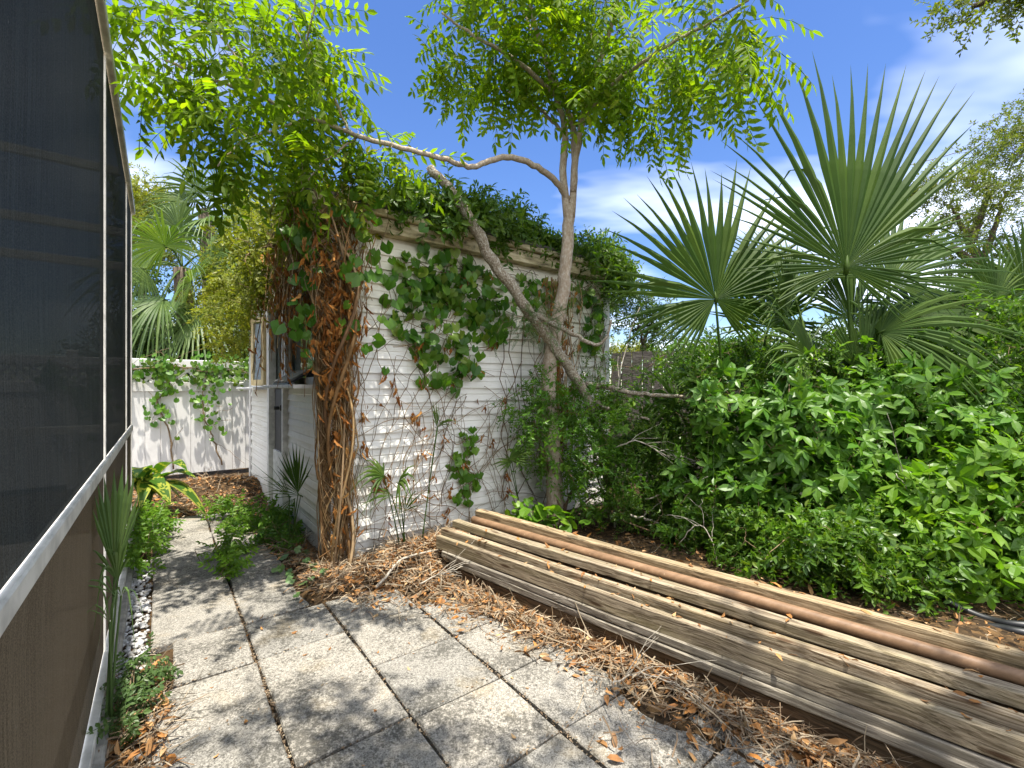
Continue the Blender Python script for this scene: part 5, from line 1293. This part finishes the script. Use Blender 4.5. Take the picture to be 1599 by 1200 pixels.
for i in range(17):
    a = rng.uniform(-2.6, .6); el_ = rng.uniform(.5, 1.6); d = np.array([math.cos(a), math.sin(a) * .8, el_]); L = rng.uniform(.5, .75)
    p = gb + np.array([rng.normal(0, .07), rng.normal(0, .07), rng.uniform(.15, .4)])
    g = Geo(); st = smooth_path([gb + rng.normal(0, .04, 3) * [1, 1, 0], (gb + p) / 2, p], 6); g.tube(st, .008, 6)
    bigleaf(g, p, d, L, rng.uniform(.15, .21), rng.uniform(.5, 1.1), rng); g.build('leaf', [M['ginger'], M['gingery']], gin)
# palm seedlings
def seedling(label, base, specs, mat='palm', seed=0, name='palm_seedling'):
    rng = R_(seed); base = np.array(base); base[2] = hz(base)
    t = thing(name, label, 'palm seedling', base, 'self sown palm seedlings')
    for hub, f, nn_, R, kw in specs:
        g = Geo(); petiole(g, base + rng.normal(0, .02, 3) * [1, 1, 0], hub, .005, .0035, .02); fan(g, hub, f, nn_, R, rng=rng, **kw); g.build('frond', M[mat], t)
b1 = UV(UC + .5, VC - .17)
seedling('palm seedling with narrow upright fan against the shed end wall', b1, [
    (W(466, 770, 3.75), (-.1, 0, 1), (.2, -1, .1), .43, dict(n=15, arc=.55, fuse=.55, droop=.05)), (W(452, 775, 3.75), (-.6, -.1, .8), (.3, -1, .2), .55, dict(n=6, arc=.35, fuse=.2, droop=.2, thin=.5)),
    (W(470, 775, 3.72), (-.8, -.2, .35), (.2, -.8, .5), .5, dict(n=5, arc=.4, fuse=.2, droop=.4, thin=.5)), (W(460, 780, 3.7), (-.4, -.3, -.3), (.2, -1, .2), .3, dict(n=5, arc=.4, fuse=.2, droop=.4, thin=.5))], seed=711)
b2 = UV(UC - .25, VC + .46)
seedling('palm seedling with drooping split blades at the wall foot', b2, [
    (W(600, 745, 3.42), (-.5, -.4, .55), (.2, -.6, .8), .34, dict(n=10, arc=1.2, fuse=.35, droop=.6)), (W(622, 755, 3.42), (.5, -.4, .5), (-.2, -.6, .8), .32, dict(n=8, arc=1.3, fuse=.35, droop=.7)), (W(612, 775, 3.4), (-.8, -.3, .3), (.2, -.6, .8), .36, dict(n=6, arc=.7, fuse=.3, droop=.5, thin=.6)),
    (W(632, 800, 3.45), (.4, -.2, .9), (-.2, -1, .2), .36, dict(n=5, arc=.5, fuse=.3, droop=.3, thin=.6))], seed=712)
b3 = wallp(.66, 0, .2)
seedling('small folded palm seedling high on a long stalk before the siding', b3, [
    (W(683, 668, 3.72), (-.1, 0, 1), (.2, -1, .1), .24, dict(n=6, arc=.25, fuse=.5, droop=.02)), (W(684, 668, 3.72), (.7, -.1, .7), (-.3, -1, .2), .28, dict(n=5, arc=.25, fuse=.5, droop=.5))], seed=713)
b4 = UV(UC - .2, VC + 1.9)
seedling('palm seedling sticking out sideways left of the tree trunk', W(815, 605, 4.1) * [1, 1, 0], [
    (W(795, 718, 4.0), (.9, -.1, .4), (-.3, -1, .3), .32, dict(n=12, arc=.8, fuse=.4, droop=.1)), (W(800, 722, 4.02), (-.8, -.2, .1), (.2, -.8, .6), .2, dict(n=7, arc=.9, fuse=.4, droop=.2))], seed=714)
# long bladed seedling in the gravel by the screen wall
b5 = UV(2.45, -.165)
seedling('long bladed grassy palm seedling in the gravel against the screen', b5, [
    (UV(2.5, -.15, .58), (-.02, .05, 1), (.6, -.7, .1), .46, dict(n=10, arc=.26, fuse=.7, droop=.02, thin=1.2)), (UV(2.47, -.14, .55), (.05, -.15, .8), (.5, -.7, .1), .32, dict(n=8, arc=.3, fuse=.6, droop=.35, thin=1.2)),
    (UV(2.42, -.15, .52), (-.12, -.05, .35), (.5, -.6, .5), .34, dict(n=4, arc=.4, fuse=.3, droop=1.1, thin=.5)), (UV(2.5, -.13, .48), (.1, -.1, .3), (.5, -.6, .5), .30, dict(n=4, arc=.4, fuse=.3, droop=1.1, thin=.5)), (UV(2.4, -.16, .42), (-.1, -.05, .5), (.5, -.6, .5), .3, dict(n=4, arc=.3, fuse=.3, droop=.9, thin=.5))], mat='grassy', seed=715)
# weeds
wg = 'ferny weeds along the path'
def weed(label, base, blobs, ntw, per, seed, mat='bright', tpl=T_weed, sc=(.8, 1.3), name='weed_clump'):
    base = np.array(base); base[2] = hz(base)
    return shrub(name, label, 'weed', base, blobs, mat, tpl, ntw, per, seed, stems=6, stemr=.003, stemmat='twig', jit=.025, group=wg, sc=sc, shell=.2, up=(0, -.3, 1))
def gb_(u, v, z, ru, rz): return (UV(u, v, z), np.array([ru, ru, rz]))
weed('bright ferny weed hugging the screen wall beside the path', UV(4.7, -.1), [gb_(4.35, -.11, .10, .13, .13), gb_(4.7, -.1, .13, .14, .16), gb_(5.1, -.08, .13, .16, .15), gb_(5.4, -.05, .12, .16, .13)], 55, 5, 721)
weed('bright ferny weed across the path end near the shed', UV(5.3, .66), [gb_(5.2, .70, .08, .2, .09), gb_(5.5, .5, .1, .18, .12), gb_(4.85, .72, .08, .12, .1), gb_(5.0, .52, .06, .14, .07)], 52, 5, 722)
weed('sparse trailing weed rooted in the joint between the slabs', UV(4.1, .40), [gb_(4.3, .42, .05, .1, .05), gb_(4.0, .40, .04, .07, .05), gb_(3.78, .38, .05, .08, .06)], 34, 5, 723)
weed('leafy weeds at the foot of the shed end wall', UV(4.5, .82), [gb_(4.4, .82, .07, .13, .09), gb_(4.8, .86, .1, .12, .12), gb_(4.05, .83, .05, .1, .06)], 60, 6, 724, 'creeper')
weed('small weed in the brown leaves by the gravel', UV(2.5, -.09), [gb_(2.45, -.1, .06, .08, .08), gb_(2.6, -.08, .06, .07, .08), gb_(2.3, -.1, .04, .06, .05)], 34, 5, 725, 'grassy', T_weed, (.5, .9))
rng = R_(730)
iv = UV(3.35, .78); iv[2] = hz(iv)
g = Geo(); n = 22; P = np.array([UV(u, v) for u, v in zip(rng.uniform(3.1, 3.9, n), rng.uniform(.68, .93, n))]); P[:, 2] = np.array([max(0, hz(p)) for p in P]) + rng.uniform(.03, .07, n)
g.inst(T_lobes[0], frames(sph(n, rng) * [1, 1, .2], np.array([0, -.4, 1.0]), rng.normal(0, .3, n)) * rng.uniform(.6, 1.0, n)[:, None, None], P)
for p in P: g.tube([p, p * [1, 1, 0] + [.01, .01, max(0, hz(p)) - .01]], .0015, 4, cap=False)
tiv = thing('ground_ivy', 'pale ivy leaves in the litter at the shed corner', 'ivy', iv); g.build('leaves', M['ivy'], tiv)
# two-leaved seedling by the dark timber
sd = TN(-.18, 2.03); sd[2] = hz(sd)
s2 = thing('seedling', 'tiny bright green seedling in the litter before the timber pile', 'seedling', sd)
g = Geo(); g.tube([sd, sd + [0, 0, .05]], .003, 5); g.build('stem', M['bright'], s2)
for d, L in (((-.8, -.1, .55), .07), ((.25, -.1, .95), .065), ((.8, .1, .25), .045)):
    g = Geo(); g.inst(leaf6(L, L * .45, .15, .15), frames(np.array([d], float), np.array([0, -1, .6])), np.array([sd + [0, 0, .045]])); g.build('leaf', M['bright'], s2)

# ------------------------------------------------------------------ light, sky, camera
sv = unit(np.array([.52, -.86, 0])); EL = math.radians(78)
sundir = np.array([sv[0] * math.cos(EL), sv[1] * math.cos(EL), math.sin(EL)])
w = bpy.data.worlds.new('World'); S.world = w; w.use_nodes = True
nt = w.node_tree; nt.nodes.clear()
N = lambda t: nt.nodes.new('ShaderNode' + t)
out = N('OutputWorld'); bg = N('Background'); sky = N('TexSky'); sky.sky_type = 'NISHITA'; sky.sun_disc = False
sky.sun_elevation = EL; sky.sun_rotation = math.atan2(sundir[0], sundir[1]); sky.air_density = 1.0; sky.dust_density = .3; sky.ozone_density = 2.2
tc = N('TexCoord'); sx = N('SeparateXYZ'); nt.links.new(tc.outputs['Generated'], sx.inputs[0])
ad = N('Math'); ad.operation = 'ADD'; ad.inputs[1].default_value = .12; nt.links.new(sx.outputs[2], ad.inputs[0])
dx = N('Math'); dx.operation = 'DIVIDE'; nt.links.new(sx.outputs[0], dx.inputs[0]); nt.links.new(ad.outputs[0], dx.inputs[1])
dy = N('Math'); dy.operation = 'DIVIDE'; nt.links.new(sx.outputs[1], dy.inputs[0]); nt.links.new(ad.outputs[0], dy.inputs[1])
cx = N('CombineXYZ'); nt.links.new(dx.outputs[0], cx.inputs[0]); nt.links.new(dy.outputs[0], cx.inputs[1])
mp = N('Mapping'); mp.inputs['Scale'].default_value = (.55, 1.1, 1); mp.inputs['Rotation'].default_value = (0, 0, .5); mp.inputs['Location'].default_value = (1.7, .4, 0)
nt.links.new(cx.outputs[0], mp.inputs[0])
nz_ = N('TexNoise'); nz_.inputs['Scale'].default_value = .9; nz_.inputs['Detail'].default_value = 5; nz_.inputs['Roughness'].default_value = .5; nt.links.new(mp.outputs[0], nz_.inputs['Vector'])
rp = N('ValToRGB'); rp.color_ramp.elements[0].position = .47; rp.color_ramp.elements[1].position = .75; nt.links.new(nz_.outputs[0], rp.inputs[0])
mf = N('Math'); mf.operation = 'MULTIPLY'; mf.inputs[1].default_value = .8; nt.links.new(rp.outputs[0], mf.inputs[0])
mx = N('Mix'); mx.data_type = 'RGBA'; nt.links.new(mf.outputs[0], mx.inputs[0]); hs = N('HueSaturation'); hs.inputs['Saturation'].default_value = 1.22; hs.inputs['Value'].default_value = .74; hs.inputs['Hue'].default_value = .512; nt.links.new(sky.outputs[0], hs.inputs['Color'])
# unseen bright cloud added behind the camera to lift the shade
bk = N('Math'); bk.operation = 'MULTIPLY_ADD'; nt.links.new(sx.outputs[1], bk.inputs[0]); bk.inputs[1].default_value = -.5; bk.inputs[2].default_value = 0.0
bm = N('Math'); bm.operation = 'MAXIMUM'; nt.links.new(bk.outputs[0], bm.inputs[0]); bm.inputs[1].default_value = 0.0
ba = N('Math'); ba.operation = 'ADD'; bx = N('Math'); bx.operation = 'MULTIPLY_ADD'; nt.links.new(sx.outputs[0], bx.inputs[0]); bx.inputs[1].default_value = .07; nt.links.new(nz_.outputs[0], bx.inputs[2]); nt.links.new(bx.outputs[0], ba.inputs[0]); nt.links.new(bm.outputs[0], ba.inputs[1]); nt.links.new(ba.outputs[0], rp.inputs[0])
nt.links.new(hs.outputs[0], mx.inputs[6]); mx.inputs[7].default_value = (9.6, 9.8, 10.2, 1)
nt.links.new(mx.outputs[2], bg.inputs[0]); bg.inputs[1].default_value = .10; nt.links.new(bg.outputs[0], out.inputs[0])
sl = bpy.data.lights.new('sun', 'SUN'); sl.energy = 3.2; sl.angle = math.radians(.55); sl.color = (1.0, .94, .84)
so = bpy.data.objects.new('sun', sl); COL.objects.link(so)
import mathutils
so.rotation_euler = mathutils.Vector(sundir).to_track_quat('Z', 'Y').to_euler(); so.location = (8, 4, 12)

cam = bpy.data.cameras.new('camera'); cam.lens = 16.0; cam.sensor_width = 36; cam.sensor_fit = 'HORIZONTAL'; cam.shift_y = .003; cam.clip_start = .02; cam.clip_end = 2000
co = bpy.data.objects.new('camera', cam); COL.objects.link(co); co.location = (0, 0, CH); co.rotation_euler = (math.pi / 2, 0, 0)
S.camera = co
for o in bpy.data.objects:
    if '_o' in o: del o['_o']
S.view_settings.view_transform = 'Standard'; S.view_settings.look = 'None'; S.view_settings.exposure = 1.68; S.view_settings.gamma = 1
c = S.cycles
c.max_bounces = 7; c.diffuse_bounces = 4; c.glossy_bounces = 2; c.transmission_bounces = 4; c.transparent_max_bounces = 6; c.caustics_reflective = False; c.caustics_refractive = False
c.use_denoising = True
